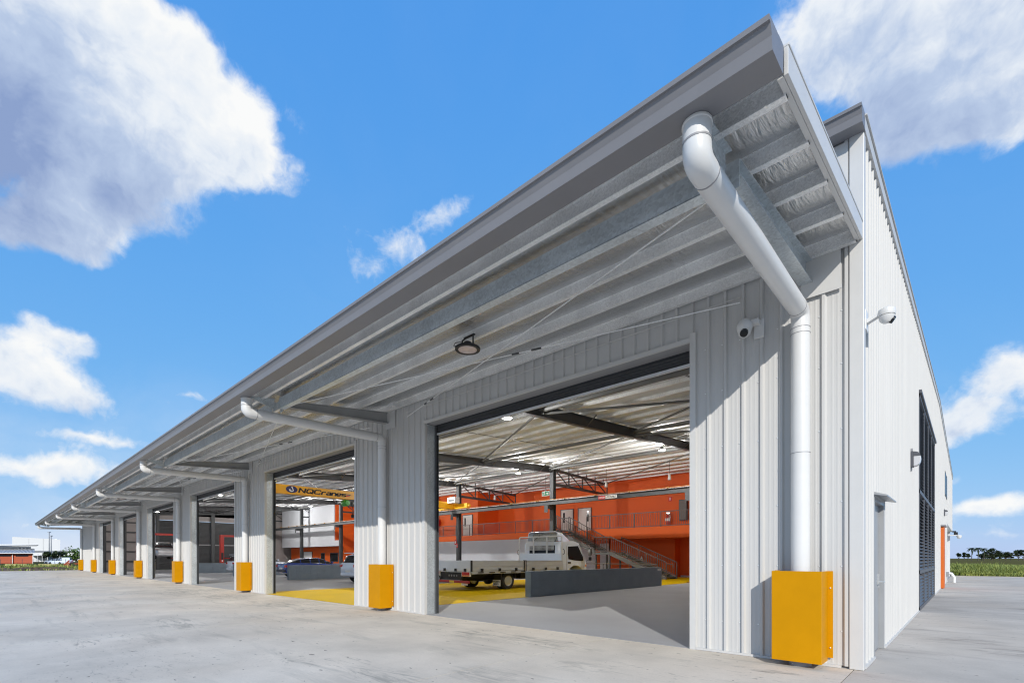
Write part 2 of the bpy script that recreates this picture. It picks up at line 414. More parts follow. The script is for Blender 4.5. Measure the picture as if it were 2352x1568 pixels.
# ------------------------------------------------------------------ mesh helpers
class MB:
    def __init__(self):
        self.v = []; self.f = []; self.starts = []

    def add(self, vs, fs):
        o = len(self.v); self.starts.append((o, len(self.f)))
        self.v.extend([tuple(x) for x in vs]); self.f.extend([tuple(i + o for i in f) for f in fs])
        return self

    def box(self, x0, x1, y0, y1, z0, z1):
        return self.add([(x0, y0, z0), (x1, y0, z0), (x1, y1, z0), (x0, y1, z0), (x0, y0, z1), (x1, y0, z1), (x1, y1, z1), (x0, y1, z1)],
                        [(0, 3, 2, 1), (4, 5, 6, 7), (0, 1, 5, 4), (1, 2, 6, 5), (2, 3, 7, 6), (3, 0, 4, 7)])

    def sbox(self, s0, s1, q0, q1, z0, z1):     # s runs leftwards along the front wall, q into the building
        return self.box(-s1, -s0, q0, q1, z0, z1)

    def hexa(self, p):                           # 8 corners: bottom loop then top loop
        return self.add(p, [(0, 3, 2, 1), (4, 5, 6, 7), (0, 1, 5, 4), (1, 2, 6, 5), (2, 3, 7, 6), (3, 0, 4, 7)])

    def beam(self, a, b, w, h, up=(0, 0, 1)):
        a, b = Vector(a), Vector(b); d = (b - a).normalized(); u = Vector(up)
        s = d.cross(u)
        if s.length < 1e-4: s = d.cross(Vector((1, 0, 0)))
        s.normalize(); u = s.cross(d).normalized()
        p = []
        for e in (a, b):
            for i, j in ((-1, -1), (1, -1), (1, 1), (-1, 1)):
                p.append(e + s * (i * w / 2) + u * (j * h / 2))
        return self.hexa(p)

    def ibeam(self, a, b, w, h, tf=.016, tw=.012):
        a, b = Vector(a), Vector(b); d = (b - a).normalized()
        s = d.cross(Vector((0, 0, 1))).normalized(); u = s.cross(d)
        self.beam(a, b, tw, h - 2 * tf)
        self.beam(a + u * (h / 2 - tf / 2), b + u * (h / 2 - tf / 2), w, tf)
        self.beam(a - u * (h / 2 - tf / 2), b - u * (h / 2 - tf / 2), w, tf)
        return self

    def tube(self, pts, r, n=10, caps=True, rs=None):
        pts = [Vector(p) for p in pts]; rings = []
        for i, p in enumerate(pts):
            d = (pts[min(i + 1, len(pts) - 1)] - pts[max(i - 1, 0)]).normalized()
            if i == 0: ref = Vector((0, 0, 1)) if abs(d.z) < .9 else Vector((1, 0, 0)); s = d.cross(ref).normalized()
            else:
                s = (s - d * s.dot(d)).normalized()
            u = s.cross(d); rr = rs[i] if rs else r
            rings.append([p + (s * math.cos(2 * math.pi * k / n) + u * math.sin(2 * math.pi * k / n)) * rr for k in range(n)])
        fs = []
        for i in range(len(rings) - 1):
            for k in range(n):
                fs.append((i * n + k, i * n + (k + 1) % n, (i + 1) * n + (k + 1) % n, (i + 1) * n + k))
        if caps:
            fs.append(tuple(range(n))[::-1]); fs.append(tuple((len(rings) - 1) * n + k for k in range(n)))
        return self.add([p for r_ in rings for p in r_], fs)

    def lathe(self, prof, c, n=20, axis='z', caps=True):
        vs = []; fs = []
        for (r, h) in prof:
            for k in range(n):
                a = 2 * math.pi * k / n; x, y = r * math.cos(a), r * math.sin(a)
                vs.append({'z': (c[0] + x, c[1] + y, c[2] + h), 'x': (c[0] + h, c[1] + x, c[2] + y), 'y': (c[0] + x, c[1] + h, c[2] + y)}[axis])
        for i in range(len(prof) - 1):
            for k in range(n):
                fs.append((i * n + k, i * n + (k + 1) % n, (i + 1) * n + (k + 1) % n, (i + 1) * n + k))
        if caps: fs.append(tuple(range(n))); fs.append(tuple((len(prof) - 1) * n + k for k in range(n)))
        return self.add(vs, fs)

    def extrude(self, loop, vec, closed=True, caps=True):
        n = len(loop); v = Vector(vec)
        vs = [Vector(p) for p in loop] + [Vector(p) + v for p in loop]
        fs = [(i, (i + 1) % n, n + (i + 1) % n, n + i) for i in range(n if closed else n - 1)]
        if closed and caps: fs += [tuple(range(n))[::-1], tuple(range(n, 2 * n))]
        return self.add(vs, fs)

    def loft(self, secs, caps=True, closed=True):
        n = len(secs[0]); vs = [p for s in secs for p in s]; fs = []
        for i in range(len(secs) - 1):
            for k in range(n if closed else n - 1):
                fs.append((i * n + k, i * n + (k + 1) % n, (i + 1) * n + (k + 1) % n, (i + 1) * n + k))
        if caps: fs += [tuple(range(n))[::-1], tuple((len(secs) - 1) * n + k for k in range(n))]
        return self.add(vs, fs)

    def quad(self, a, b, c, d):
        return self.add([a, b, c, d], [(0, 1, 2, 3)])


ORG = {}


def world_org(o):
    p = Vector((0, 0, 0))
    while o is not None:
        p = p + o.location; o = o.parent
    return p


def build(mb, name, m, parent=None, smooth=False, bevel=0.0, kind=None, label=None, local=False):
    me = bpy.data.meshes.new(name)
    off = Vector((0, 0, 0)) if (local or parent is None) else world_org(parent)
    me.from_pydata([tuple(Vector(v) - off) for v in mb.v], [], mb.f)
    me.materials.append(m)
    if smooth:
        me.shade_smooth()
        me.set_sharp_from_angle(angle=R(38))
    me.update()
    o = bpy.data.objects.new(name, me)
    COL.objects.link(o)
    if parent is not None: o.parent = parent
    if bevel:
        b = o.modifiers.new("bevel", 'BEVEL'); b.width = bevel; b.segments = 2; b.limit_method = 'ANGLE'; b.angle_limit = R(40)
    if kind: o['kind'] = kind
    if label: o['label'] = label
    return o


def build_each(mb, name, m, parent=None, **kw):
    """every primitive added to mb becomes an object of its own"""
    st = mb.starts + [(len(mb.v), len(mb.f))]
    out = []
    for i in range(len(st) - 1):
        (v0, f0), (v1, f1) = st[i], st[i + 1]
        g = MB(); g.v = mb.v[v0:v1]; g.f = [tuple(k - v0 for k in f) for f in mb.f[f0:f1]]
        out.append(build(g, name, m, parent, **kw))
    return out


def thing(name, label, cat, loc=(0, 0, 0), rz=0.0, group=None):
    o = bpy.data.objects.new(name, None); COL.objects.link(o)
    o.empty_display_size = .2
    o.location = loc; o.rotation_euler = (0, 0, rz)
    o['label'] = label; o['category'] = cat
    if group: o['group'] = group
    return o


def tag(o, label, cat, group=None):
    o['label'] = label; o['category'] = cat
    if group: o['group'] = group
    return o


def dup(o, loc=None, label=None, rz=None, parent=None):
    c = o.copy(); COL.objects.link(c)
    if parent is not None: c.parent = parent
    if loc is not None: c.location = loc
    if rz is not None: c.rotation_euler = (0, 0, rz)
    if label: c['label'] = label
    for ch in list(o.children):
        dup(ch, parent=c)
    return c


def text_mesh(body, size, m, name, parent, origin, xdir, updir, extrude=.002, shear=0.0, offset=0.0, xs=1.0, align='LEFT'):
    """flat lettering lying on a surface; origin is the start of the baseline in world coordinates"""
    cu = bpy.data.curves.new(name, 'FONT'); cu.body = body; cu.size = size; cu.extrude = extrude; cu.shear = shear
    cu.offset = offset; cu.align_x = align; cu.resolution_u = 4
    t = bpy.data.objects.new(name + "_src", cu); COL.objects.link(t)
    bpy.context.view_layer.update()
    me = bpy.data.meshes.new_from_object(t.evaluated_get(bpy.context.evaluated_depsgraph_get()))
    bpy.data.objects.remove(t)
    x = Vector(xdir).normalized(); u = Vector(updir).normalized(); nrm = x.cross(u)
    off = world_org(parent) if parent else Vector((0, 0, 0))
    for v in me.vertices:
        c = v.co.copy()
        v.co = Vector(origin) - off + x * (c.x * xs) + u * c.y + nrm * c.z
    me.materials.clear(); me.materials.append(m)
    o = bpy.data.objects.new(name, me); COL.objects.link(o)
    if parent: o.parent = parent
    return o


def P(s, q, z): return Vector((-s, q, z))


def ribs(t0, t1, phase, pitch=.24, h=.034, swage=False):
    pts = [(t0, 0)]
    k = math.ceil((t0 - phase) / pitch) - 1
    while True:
        c = phase + k * pitch
        if c - .04 > t1: break
        prof = [(-.034, 0), (-.015, h), (.015, h), (.034, 0)]
        if swage: prof += [(.075, 0), (.083, .002), (.097, .002), (.105, 0), (.135, 0), (.143, .002), (.157, .002), (.165, 0)]
        for d, e in prof:
            x = c + d
            if t0 + .001 < x < t1 - .001: pts.append((x, e))
        k += 1
    pts.append((t1, 0))
    return pts


def clad(mb, t0, t1, zlo, zhi, place, phase=0.0, swage=False, pitch=.24):
    """ribbed sheet: place(t, proud, z) gives the point"""
    pts = ribs(t0, t1, phase, pitch=pitch, swage=swage)
    zl = zlo if callable(zlo) else (lambda t: zlo)
    zh = zhi if callable(zhi) else (lambda t: zhi)
    vs = []; fs = []
    for (t, e) in pts:
        vs.append(place(t, e, zl(t))); vs.append(place(t, e, zh(t)))
    for i in range(len(pts) - 1):
        fs.append((2 * i, 2 * i + 1, 2 * i + 3, 2 * i + 2))
    mb.add(vs, fs)
    return mb


FRONT = lambda t, e, z: P(t, -e, z)
SIDE = lambda t, e, z: P(-e, t, z)

# ------------------------------------------------------------------ sizes
END = 69.1                      # length of the front wall
CEN = [.6] + [10.2 + 9.85 * k for k in range(6)] + [68.55]   # downpipe lines
OPEN_H = 4.6
HALF = 1.635
RIDGE, REAR = 20.0, 42.0


def roof_top(q): return 6.58 + .066 * q if q <= RIDGE else 6.58 + .066 * RIDGE - .025 * (q - RIDGE)
def foil_z(q): return roof_top(q) - .06


OPENS = []
for k in range(6):
    a = 2.084 if k == 0 else CEN[k] + HALF
    OPENS.append((a, CEN[k + 1] - HALF))
ORD = ["first", "second", "third", "fourth", "fifth", "sixth", "seventh", "eighth"]

# ------------------------------------------------------------------ ground
g = MB(); g.quad((-3000, -3000, -.16), (3000, -3000, -.16), (3000, 3000, -.16), (-3000, 3000, -.16))
o = build(g, "ground", GRASSG, kind='structure')
g = MB(); g.box(-70, 14, -60, REAR, -.15, -.06)  # bed and slabs run far out of view, lengthened to bounce light
apron = build(g, "concrete_apron", GAP, kind='structure')
SJ = [-14, -7, .06, 3.5, 9.9, 16.3, 22.7, 29.1, 35.5, 41.9, 48.3, 54.7, 61.1, 70]
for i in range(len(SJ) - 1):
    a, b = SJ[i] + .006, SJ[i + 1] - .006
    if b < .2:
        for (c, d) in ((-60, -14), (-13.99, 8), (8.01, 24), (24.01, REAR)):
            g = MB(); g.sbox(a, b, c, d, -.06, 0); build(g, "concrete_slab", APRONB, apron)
    else:
        for (c, d) in ((-60, -15), (-14.99, -.012)):
            g = MB(); g.sbox(a, b, c, d, -.06, 0); build(g, "concrete_slab", APRON, apron)
g = MB(); g.sbox(-14, .06 - .12, REAR, REAR + .18, -.1, .05); g.sbox(70, 70.18, -60, 0, -.1, .05)
build(g, "kerb", KERB, kind='structure')
g = MB(); g.sbox(.03, END, 0, REAR, -.055, .004)
build(g, "workshop_floor", FLOORG, kind='structure')
g = MB(); g.sbox(10.2, 19.5, .02, 23.6, .0045, .009); g.sbox(4, 10.2, 22.0, 26.4, .0045, .009); g.sbox(10.2, 14.2, 23.6, 26, .0045, .009)
build(g, "yellow_floor_zone", FLOORY, kind='structure')

# ------------------------------------------------------------------ workshop building
W = thing("workshop_building", "long white ribbed metal workshop with open roller doors and wide canopy", "building", (0, 0, 0))
# front wall
piers = [(.10, 2.084)] + [(c - HALF, c + HALF) for c in CEN[1:6]] + [(CEN[6] - HALF, END - .1)]
for i, (a, b) in enumerate(piers):
    g = MB(); clad(g, a, b, .03, 5.30, FRONT, .138, swage=i < 2)
    build(g, "wall_sheet", WHITE, W)
    g = MB()
    # edge flashings beside the doorways, skirting strip
    if i < 7:
        if i > 0: g.sbox(a - .004, a + .085, -.041, .04, .0, OPEN_H + .09)
        if i < 6: g.sbox(b - .085, b + .004, -.041, .04, .0, OPEN_H + .09)
    build_each(g, "edge_flashing", TRIM, W)
    g = MB(); g.sbox(a + .09, b - .09, -.046, .01, .004, .035)
    build(g, "skirting_strip", TRIM, W)
for i, (a, b) in enumerate(OPENS):
    g = MB(); clad(g, a, b, OPEN_H, 5.30, FRONT, .138)
    build(g, "header_sheet", WHITE, W)
    g = MB(); g.sbox(a + .006, b - .006, -.040, .0, OPEN_H - .035, OPEN_H + .03)
    build(g, "header_flashing", TRIM, W)
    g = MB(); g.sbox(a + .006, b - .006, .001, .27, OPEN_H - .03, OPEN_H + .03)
    build(g, "header_soffit", SLEEVE, W)  # darker grey than the trim: shade under the lintel painted into the colour
    g = MB(); g.sbox(b + .006, b + .03, .045, .27, .005, OPEN_H - .04); g.sbox(a - .03, a - .006, .045, .27, .005, OPEN_H - .04)
    build_each(g, "door_jamb", GALVB, W)
    for (s0, s1, w0, w1) in ((b - .05, b + .02, b + .02, b + .035), (a - .02, a + .05, a - .035, a - .02)):
        g = MB(); g.sbox(s0, s1, .275, .29, .005, OPEN_H); g.sbox(s0, s1, .34, .355, .005, OPEN_H); g.sbox(w0, w1, .275, .355, .005, OPEN_H)
        build(g, "door_guide", STEEL, W)
    # rolled-up shutter: last slats hanging below the lintel, bottom rail, drum housing behind
    loop = []
    z = 4.38; k = 0
    while z < 4.9:
        loop.append((-a - .06, .30, z)); loop.append((-a - .06, .318, z + .012)); loop.append((-a - .06, .318, z + .03)); loop.append((-a - .06, .30, z + .042)); z += .055; k += 1
    g = MB(); g.extrude(loop, (-(b - a) + .12, 0, 0), closed=False)
    rd = build(g, "roller_door", SHUT, W)
    g = MB(); g.sbox(a + .06, b - .06, .285, .335, 4.335, 4.378)
    build(g, "bottom_rail", ALUW, rd)
    g = MB(); g.sbox(a - .25, b + .25, .40, 1.0, 4.72, 5.35)
    build(g, "drum_housing", PALE, rd)
# wall above the canopy
g = MB(); clad(g, .1, END - .1, 5.30, 6.50, FRONT, .138)
build(g, "upper_wall_sheet", WHITE, W)
g = MB(); g.sbox(.12, 2.2, -.041, .0, 5.31, 6.42)
build(g, "smooth_upper_panel", TRIM, W)
# corner flashings
g = MB()
g.sbox(-.041, .105, -.042, -.004, .004, 6.46); g.sbox(-.0415, -.004, -.0415, .085, .0045, 6.455)
build(g, "corner_flashing", TRIM, W, bevel=.006)
g = MB(); g.sbox(END - .1, END + .03, -.036, -.004, .004, 6.4); g.sbox(END, END + .03, -.03, .1, .0045, 6.4)
build(g, "corner_flashing", TRIM, W)
# smooth plates round the canopy rafters
g = MB()
for c in CEN[:7]:
    g.sbox(c - .42 if c > 1 else .19, c + .02, -.042, -.038, 4.70, 5.25)
build_each(g, "rafter_plate", TRIM, W)
g = MB(); g.sbox(.18, .62, -.05, -.036, 4.66, 4.705)
build(g, "plate_flashing", TRIM, W)
g = MB()
for i, (a, b) in enumerate(OPENS): g.sbox(a - (.75 if i else .72), b + .75, -.041, -.03, 4.97, 4.985)
build_each(g, "lap_strip", TRIM, W)
# wall screws
g = MB()
def screw(s, z):
    g.lathe([(.009, -.036), (.011, -.03), (.005, -.0285)], (0, 0, 0), 6)
for zz in (.45, 1.25, 2.05, 2.95, 3.75, 4.4):
    for k in range(0, 60):
        s = .138 + .24 * k + .05
        if any(a - .1 < s < b + .1 for a, b in OPENS) or s > 12: continue
        if .18 < s < 2: g.box(-s - .008, -s + .008, -.006, .002, zz - .006, zz + .006)
        elif s > 8: g.box(-s - .008, -s + .008, -.006, .002, zz - .006, zz + .006)
    for q in [.05 + .24 * j for j in range(60)]:
        if .9 < q < 2.1 or 8.6 < q < 16.6: continue
        g.box(-.002, .006, q - .008, q + .008, zz - .006, zz + .006)
    g.box(-.022, -.008, -.041, -.034, zz - .008, zz + .008); g.box(-.10, -.086, -.041, -.034, zz - .008, zz + .008)
build(g, "wall_screws", GALV, W, kind='stuff')

# side wall with its openings: door .95-1.95, louvre 8.9-16.3, orange door 21.6-23.0
zt = lambda t: roof_top(t) - .1
for (a, b, lo, hi) in ((.085, .95, .03, zt), (.95, 1.95, 2.16, zt), (1.95, 8.9, .03, zt), (8.9, 16.3, 5.55, zt), (16.3, 21.6, .03, zt), (21.6, 23.0, 2.8, zt), (23.0, 30.5, .03, zt), (30.5, REAR, 3.35, zt)):
    if a < RIDGE < b:
        g = MB(); clad(g, a, RIDGE, lo, hi, SIDE, .13); clad(g, RIDGE, b, lo, hi, SIDE, .13)
    else:
        g = MB(); clad(g, a, b, lo, hi, SIDE, .13)
    build(g, "side_wall_sheet", WHITE, W)
g = MB()
for a, b in ((.09, .93), (1.97, 8.86), (16.34, 21.58), (23.02, 30.5)): g.sbox(-.048, .01, a, b, .004, .035)
build_each(g, "side_skirting_strip", TRIM, W)
g = MB(); g.sbox(.5, .56, 30.5, REAR, 0, 3.34)
build(g, "recessed_side_wall", WHITE, W)
g = MB(); g.sbox(-.03, .5, 30.5, REAR, 3.30, 3.345)
build(g, "overhang_soffit", TRIM, W)
g = MB(); g.sbox(0.0, .5, 30.45, 30.5, 0, 3.29)
build(g, "overhang_return", TRIM, W)
# side door
g = MB(); g.sbox(.03, .07, .99, 1.91, .02, 2.12)
sd = build(g, "side_door", DOORG, W, bevel=.004)
g = MB(); g.sbox(-.032, .08, .93, .985, .004, 2.17); g.sbox(-.032, .08, 1.915, 1.99, .004, 2.17); g.sbox(-.031, .08, .985, 1.915, 2.122, 2.169)
build(g, "frame", DOORG, sd)
g = MB(); g.sbox(.012, .03, 1.78, 1.84, .92, 1.12); g.tube([P(.012, 1.81, 1.0), P(-.045, 1.81, 1.0), P(-.045, 1.69, 1.0)], .011, 8)
build(g, "handle", CHROME, sd, smooth=True)
g = MB(); g.hexa([P(-.0325, .9, 2.20), P(-.0325, 2.03, 2.20), P(-.17, 2.03, 2.172), P(-.17, .9, 2.172), P(-.0325, .9, 2.235), P(-.0325, 2.03, 2.235), P(-.17, 2.03, 2.19), P(-.17, .9, 2.19)])
build(g, "hood", DOORG, sd)
# louvre bank
g = MB()
for q in (8.9, 10.7, 12.55, 14.4, 16.22): g.sbox(-.045, .06, q, q + .08, .02, 5.5)
for z in (.02, .95, 3.0, 5.42): g.sbox(-.05, .055, 8.9, 16.3, z, z + .09)
g.sbox(-.09, .06, 8.82, 16.38, 5.5, 5.58)
lv = build(g, "louvre_frame", LOUV, W)
for (qa, qb) in ((8.98, 10.7), (10.78, 12.55), (12.63, 14.4), (14.48, 16.22)):
    for (z0, z1) in ((.11, .95), (1.04, 3.0), (3.09, 5.42)):
        g = MB(); z = z0 + .03
        while z < z1 - .04:
            g.hexa([P(-.035, qa, z - .028), P(-.035, qb, z - .028), P(.04, qb, z + .035), P(.04, qa, z + .035), P(-.035, qa, z - .022), P(-.035, qb, z - .022), P(.04, qb, z + .041), P(.04, qa, z + .041)])
            z += .088
        build(g, "louvre_slats", LOUV, lv, kind='stuff')
g = MB(); g.sbox(.07, .09, 8.9, 16.3, 0, 5.5)
build(g, "louvre_mesh", BLACK, W)
# orange double door, small louvres, upper windows on the side wall
g = MB(); g.sbox(-.14, .05, 21.65, 22.95, .02, 2.75)
od = build(g, "orange_side_door", ORAD, W)
g = MB(); g.sbox(-.03, .06, 21.58, 21.645, 0, 2.8); g.sbox(-.03, .06, 22.955, 23.02, 0, 2.8); g.sbox(-.20, .06, 21.55, 23.05, 2.76, 2.83)
build(g, "frame", SLEEVE, od)
for (a, b) in ((26.6, 27.7), (28.4, 29.5)):
    g = MB(); g.sbox(-.05, .02, a, b, 4.6, 5.85)
    wd = build(g, "upper_window", STEEL, W)
    g = MB(); g.sbox(-.056, -.051, a + .08, b - .08, 4.68, 5.77)
    build(g, "pane", GLASS, wd)
for (z0, z1) in ((2.5, 3.0), (1.0, 2.0)):
    g = MB(); g.sbox(.46, .5, 31.2, 32.4, z0, z1)
    for j in range(int((z1 - z0) / .1)): g.sbox(.43, .46, 31.2, 32.4, z0 + j * .1, z0 + j * .1 + .04)
    build(g, "vent_grille", LOUV, W)
g = MB(); g.sbox(.44, .5, 34.5, 35.5, .02, 2.1)
build(g, "rear_side_door", DOORG, W)
# far end wall and rear wall (inner skin)
g = MB(); g.sbox(END - .06, END, 0, 6.5, 0, 6.9); g.sbox(END - .06, END, 18.2, REAR, 0, 7.9); g.sbox(END - .06, END, 6.5, 18.2, 5.9, 7.9)
g.sbox(END - .06, END, 0, 18, 6.5, 7.1)
build_each(g, "end_wall", WAIN, W)
g = MB()
for z in (.9, 2.0, 3.1, 4.2, 5.3, 6.3): g.sbox(END - .22, END - .062, .1, 6.45, z, z + .16)
g.sbox(END - .4, END - .1, 6.5, 6.8, 0, 7); g.sbox(END - .4, END - .1, 12.2, 12.6, 0, 7.3); g.sbox(END - .45, END - .1, 3.0, 3.35, 0, 6.7)
build_each(g, "wall_girt", STEEL, W)
for (a, b) in ((6.8, 12.2), (12.6, 18.2)):
    g = MB(); z = .02; loop = []
    while z < 5.85: loop += [P(END - .08, a, z), P(END - .1, a, z + .03), P(END - .1, a, z + .1), P(END - .08, a, z + .13)]; z += .15
    g.extrude(loop, (0, b - a, 0), closed=False)
    build(g, "end_roller_door", SHUT, W)
g = MB(); g.sbox(END - .2, END - .105, 6.8, 18.2, 2.9, 3.05)
build(g, "end_door_transom", SLEEVE, W)
g = MB(); g.sbox(.1, END, REAR - .1, REAR, 0, 7.2)
build(g, "rear_wall", FARW, W)

# ---- canopy
def can_z(t): return 5.30 - .12 * t      # foil level
TP = [.11, .94, 1.73, 2.47, 3.16]
g = MB(); g.hexa([P(.0, .0, can_z(0) + .05), P(END, 0, can_z(0) + .05), P(END, -3.46, can_z(3.46) + .05), P(0, -3.46, can_z(3.46) + .05),
                  P(.0, .0, can_z(0) + .08), P(END, 0, can_z(0) + .08), P(END, -3.46, can_z(3.46) + .08), P(0, -3.46, can_z(3.46) + .08)])
canopy = build(g, "canopy_roof", ROOFM, W)
loop = []
edges = [0.02] + TP + [3.38]
for i in range(len(edges) - 1):
    a, b = edges[i], edges[i + 1]
    for j in range(7):
        f = j / 7
        t = a + (b - a) * f
        loop.append(P(.02, -t, can_z(t) - .07 * math.sin(math.pi * f) * (1 if b - a > .4 else .2)))
loop.append(P(.02, -3.38, can_z(3.38)))
g = MB(); g.extrude(loop, (-(END - .04), 0, 0), closed=False)
build(g, "foil_lining", FOIL, canopy, smooth=True)
for t in TP:
    z1 = can_z(t) - .004; z0 = z1 - .145
    loop = [(t, z1), (t + .055, z1 - .004), (t + .055, z1 - .006), (t + .002, z1 - .003), (t + .002, z0 + .003), (t - .06, z0 + .006), (t - .06, z0 + .018), (t - .062, z0 + .018), (t - .062, z0), (t, z0)]
    g = MB(); g.extrude([P(.03, -a, b) for a, b in loop], (-(END - .06), 0, 0))
    build(g, "canopy_purlin", GALV, canopy)
for i, s in enumerate((0, END)):
    sg = -1 if i == 0 else 1
    g = MB()
    for (w0, w1, zb, zz) in ((-.0, .035, 5.165, 5.365),):
        xs = sorted((s + sg * 0.0, s + sg * .03))
        g.hexa([P(xs[0], -.04, zb), P(xs[1], -.04, zb), P(xs[1], -3.34, zb - .12 * 3.34), P(xs[0], -3.34, zb - .12 * 3.34),
                P(xs[0], -.04, zz), P(xs[1], -.04, zz), P(xs[1], -3.34, zz - .12 * 3.34), P(xs[0], -3.34, zz - .12 * 3.34)])
        xs = sorted((s - sg * .03, s + sg * .036))
        zz += .001
        g.hexa([P(xs[0], -.04, zz), P(xs[1], -.04, zz), P(xs[1], -3.34, zz - .12 * 3.34), P(xs[0], -3.34, zz - .12 * 3.34),
                P(xs[0], -.04, zz + .02), P(xs[1], -.04, zz + .02), P(xs[1], -3.34, zz + .02 - .12 * 3.34), P(xs[0], -3.34, zz + .02 - .12 * 3.34)])
        xs = sorted((s - sg * .045, s - sg * .001))
        zb -= .0
        g.hexa([P(xs[0], -.04, zb), P(xs[1], -.04, zb), P(xs[1], -3.33, zb - .12 * 3.33), P(xs[0], -3.33, zb - .12 * 3.33),
                P(xs[0], -.04, zb + .012), P(xs[1], -.04, zb + .012), P(xs[1], -3.33, zb + .012 - .12 * 3.33), P(xs[0], -3.33, zb + .012 - .12 * 3.33)])
    build(g, "barge_board", TRIM, canopy, bevel=.004)


def gutter(s0, s1, t0, z0, name, parent, w=1.0):
    pr = [(0, .205), (.012, 0.005), (.265, -.015), (.288, .062), (.276, .068), (.312, .13), (.332, .132), (.338, .165), (.322, .172), (.318, .16), (.300, .15), (.262, .066), (.252, .0), (.022, .02), (.01, .205)]
    g = MB(); g.extrude([P(s0, -(t0 + a * w), z0 + b) for a, b in pr], (-(s1 - s0), 0, 0))
    gg = build(g, name, GUT, parent)
    cap = [(0, .205), (.012, .005), (.265, -.015), (.288, .062), (.276, .068), (.312, .13), (.332, .132), (.338, .165)]
    g = MB()
    for s, e in ((s0, -.004), (s1, .004)): g.extrude([P(s, -(t0 + a * w), z0 + b) for a, b in cap], (-e, 0, 0))
    build_each(g, "end_cap", GUT, gg)
    return gg


gt = gutter(-.01, END, 3.395, 4.715, "canopy_gutter", canopy)
# rafters, eave beam, outriggers, bracing rods
for i, c in enumerate(CEN):
    s = c - .03
    zb = lambda t: 4.85 - .06 * t
    ztp = lambda t: 5.14 - .115 * t
    g = MB()
    for (w, lo, hi) in ((.012, lambda t: zb(t) + .012, lambda t: ztp(t) - .012), (.15, zb, lambda t: zb(t) + .0118), (.15, lambda t: ztp(t) - .0118, ztp)):
        g.hexa([P(s - w / 2, -.032, lo(0)), P(s + w / 2, -.032, lo(0)), P(s + w / 2, -2.72, lo(2.72)), P(s - w / 2, -2.72, lo(2.72)),
                P(s - w / 2, -.032, hi(0)), P(s + w / 2, -.032, hi(0)), P(s + w / 2, -2.72, hi(2.72)), P(s - w / 2, -2.72, hi(2.72))])
    rf = build(g, "canopy_rafter", GALVB if i == 0 else RAFT, canopy)
    g = MB(); g.hexa([P(s - .006, -2.88, 4.60), P(s + .006, -2.88, 4.60), P(s + .006, -3.36, 4.74), P(s - .006, -3.36, 4.74), P(s - .006, -2.88, 4.80), P(s + .006, -2.88, 4.80), P(s + .006, -3.36, 4.76), P(s - .006, -3.36, 4.76)])
    g.hexa([P(s - .06, -2.88, 4.801), P(s + .06, -2.88, 4.801), P(s + .06, -3.36, 4.761), P(s - .06, -3.36, 4.761), P(s - .06, -2.88, 4.812), P(s + .06, -2.88, 4.812), P(s + .06, -3.36, 4.772), P(s - .06, -3.36, 4.772)])
    g.sbox(s - .07, s + .07, -2.735, -2.722, 4.58, 4.82)
    build(g, "outrigger", GALVB, rf)
    if i < len(CEN) - 1:
        n = CEN[i + 1] - .03
        g = MB(); g.sbox(s + .2, n - .2, -2.86, -2.74, 4.795, 4.81); g.sbox(s + .2, n - .2, -2.86, -2.852, 4.585, 4.795); g.sbox(s + .2, n - .2, -2.86, -2.74, 4.578, 4.590)
        g.sbox(s + .02, s + .2, -2.82, -2.81, 4.62, 4.77); g.sbox(n - .2, n - .02, -2.82, -2.81, 4.62, 4.77)
        build(g, "eave_beam", GALVB, canopy)
        for (s0, t0, z0, s1, t1, z1) in ((s + .12, 2.66, 4.66, n - .9, .04, 4.86), (s + .8, .04, 4.90, n - .12, 2.66, 4.70)):
            a, b = P(s0, -t0, z0), P(s1, -t1, z1)
            g = MB(); g.tube([a, b], .009, 6)
            rod = build(g, "brace_rod", GALV, canopy)
            fq = .80 if t0 > 1 else .33
            g = MB(); g.beam(a.lerp(b, fq), a.lerp(b, fq + .02), .024, .024); g.beam(a.lerp(b, fq + .045), a.lerp(b, fq + .06), .024, .024)
            build_each(g, "turnbuckle", STEEL, rod)

# ---- main roof
g = MB()
for (qa, qb) in ((-.06, RIDGE), (RIDGE, REAR + .1)):
    za, zb = roof_top(max(qa, 0)) - .03, roof_top(qb) - .03
    g.hexa([P(0, qa, za), P(END, qa, za), P(END, qb, zb), P(0, qb, zb), P(0, qa, za + .03), P(END, qa, za + .03), P(END, qb, zb + .03), P(0, qb, zb + .03)])
roof = build(g, "main_roof", ROOFM, W)
QP = [.25 + 1.08 * k for k in range(26)]
loop = []
for i in range(len(QP) - 1):
    a, b = QP[i], QP[i + 1]
    for j in range(5):
        f = j / 5; q = a + (b - a) * f
        loop.append(P(.05, q, foil_z(q) - .045 * math.sin(math.pi * f)))
loop.append(P(.05, 30, foil_z(30)))
g = MB(); g.extrude(loop, (-(END - .1), 0, 0), closed=False)
build(g, "roof_foil", FOILI, roof, smooth=True)
for q in QP:
    z = foil_z(q) - .006
    g = MB(); g.extrude([P(.06, q + a, z + b) for a, b in ((0, 0), (.05, -.004), (.05, -.008), (.004, -.004), (.004, -.146), (-.055, -.146), (-.055, -.15), (0, -.15))], (-(END - .12), 0, 0))
    build(g, "roof_purlin", GALV, roof)
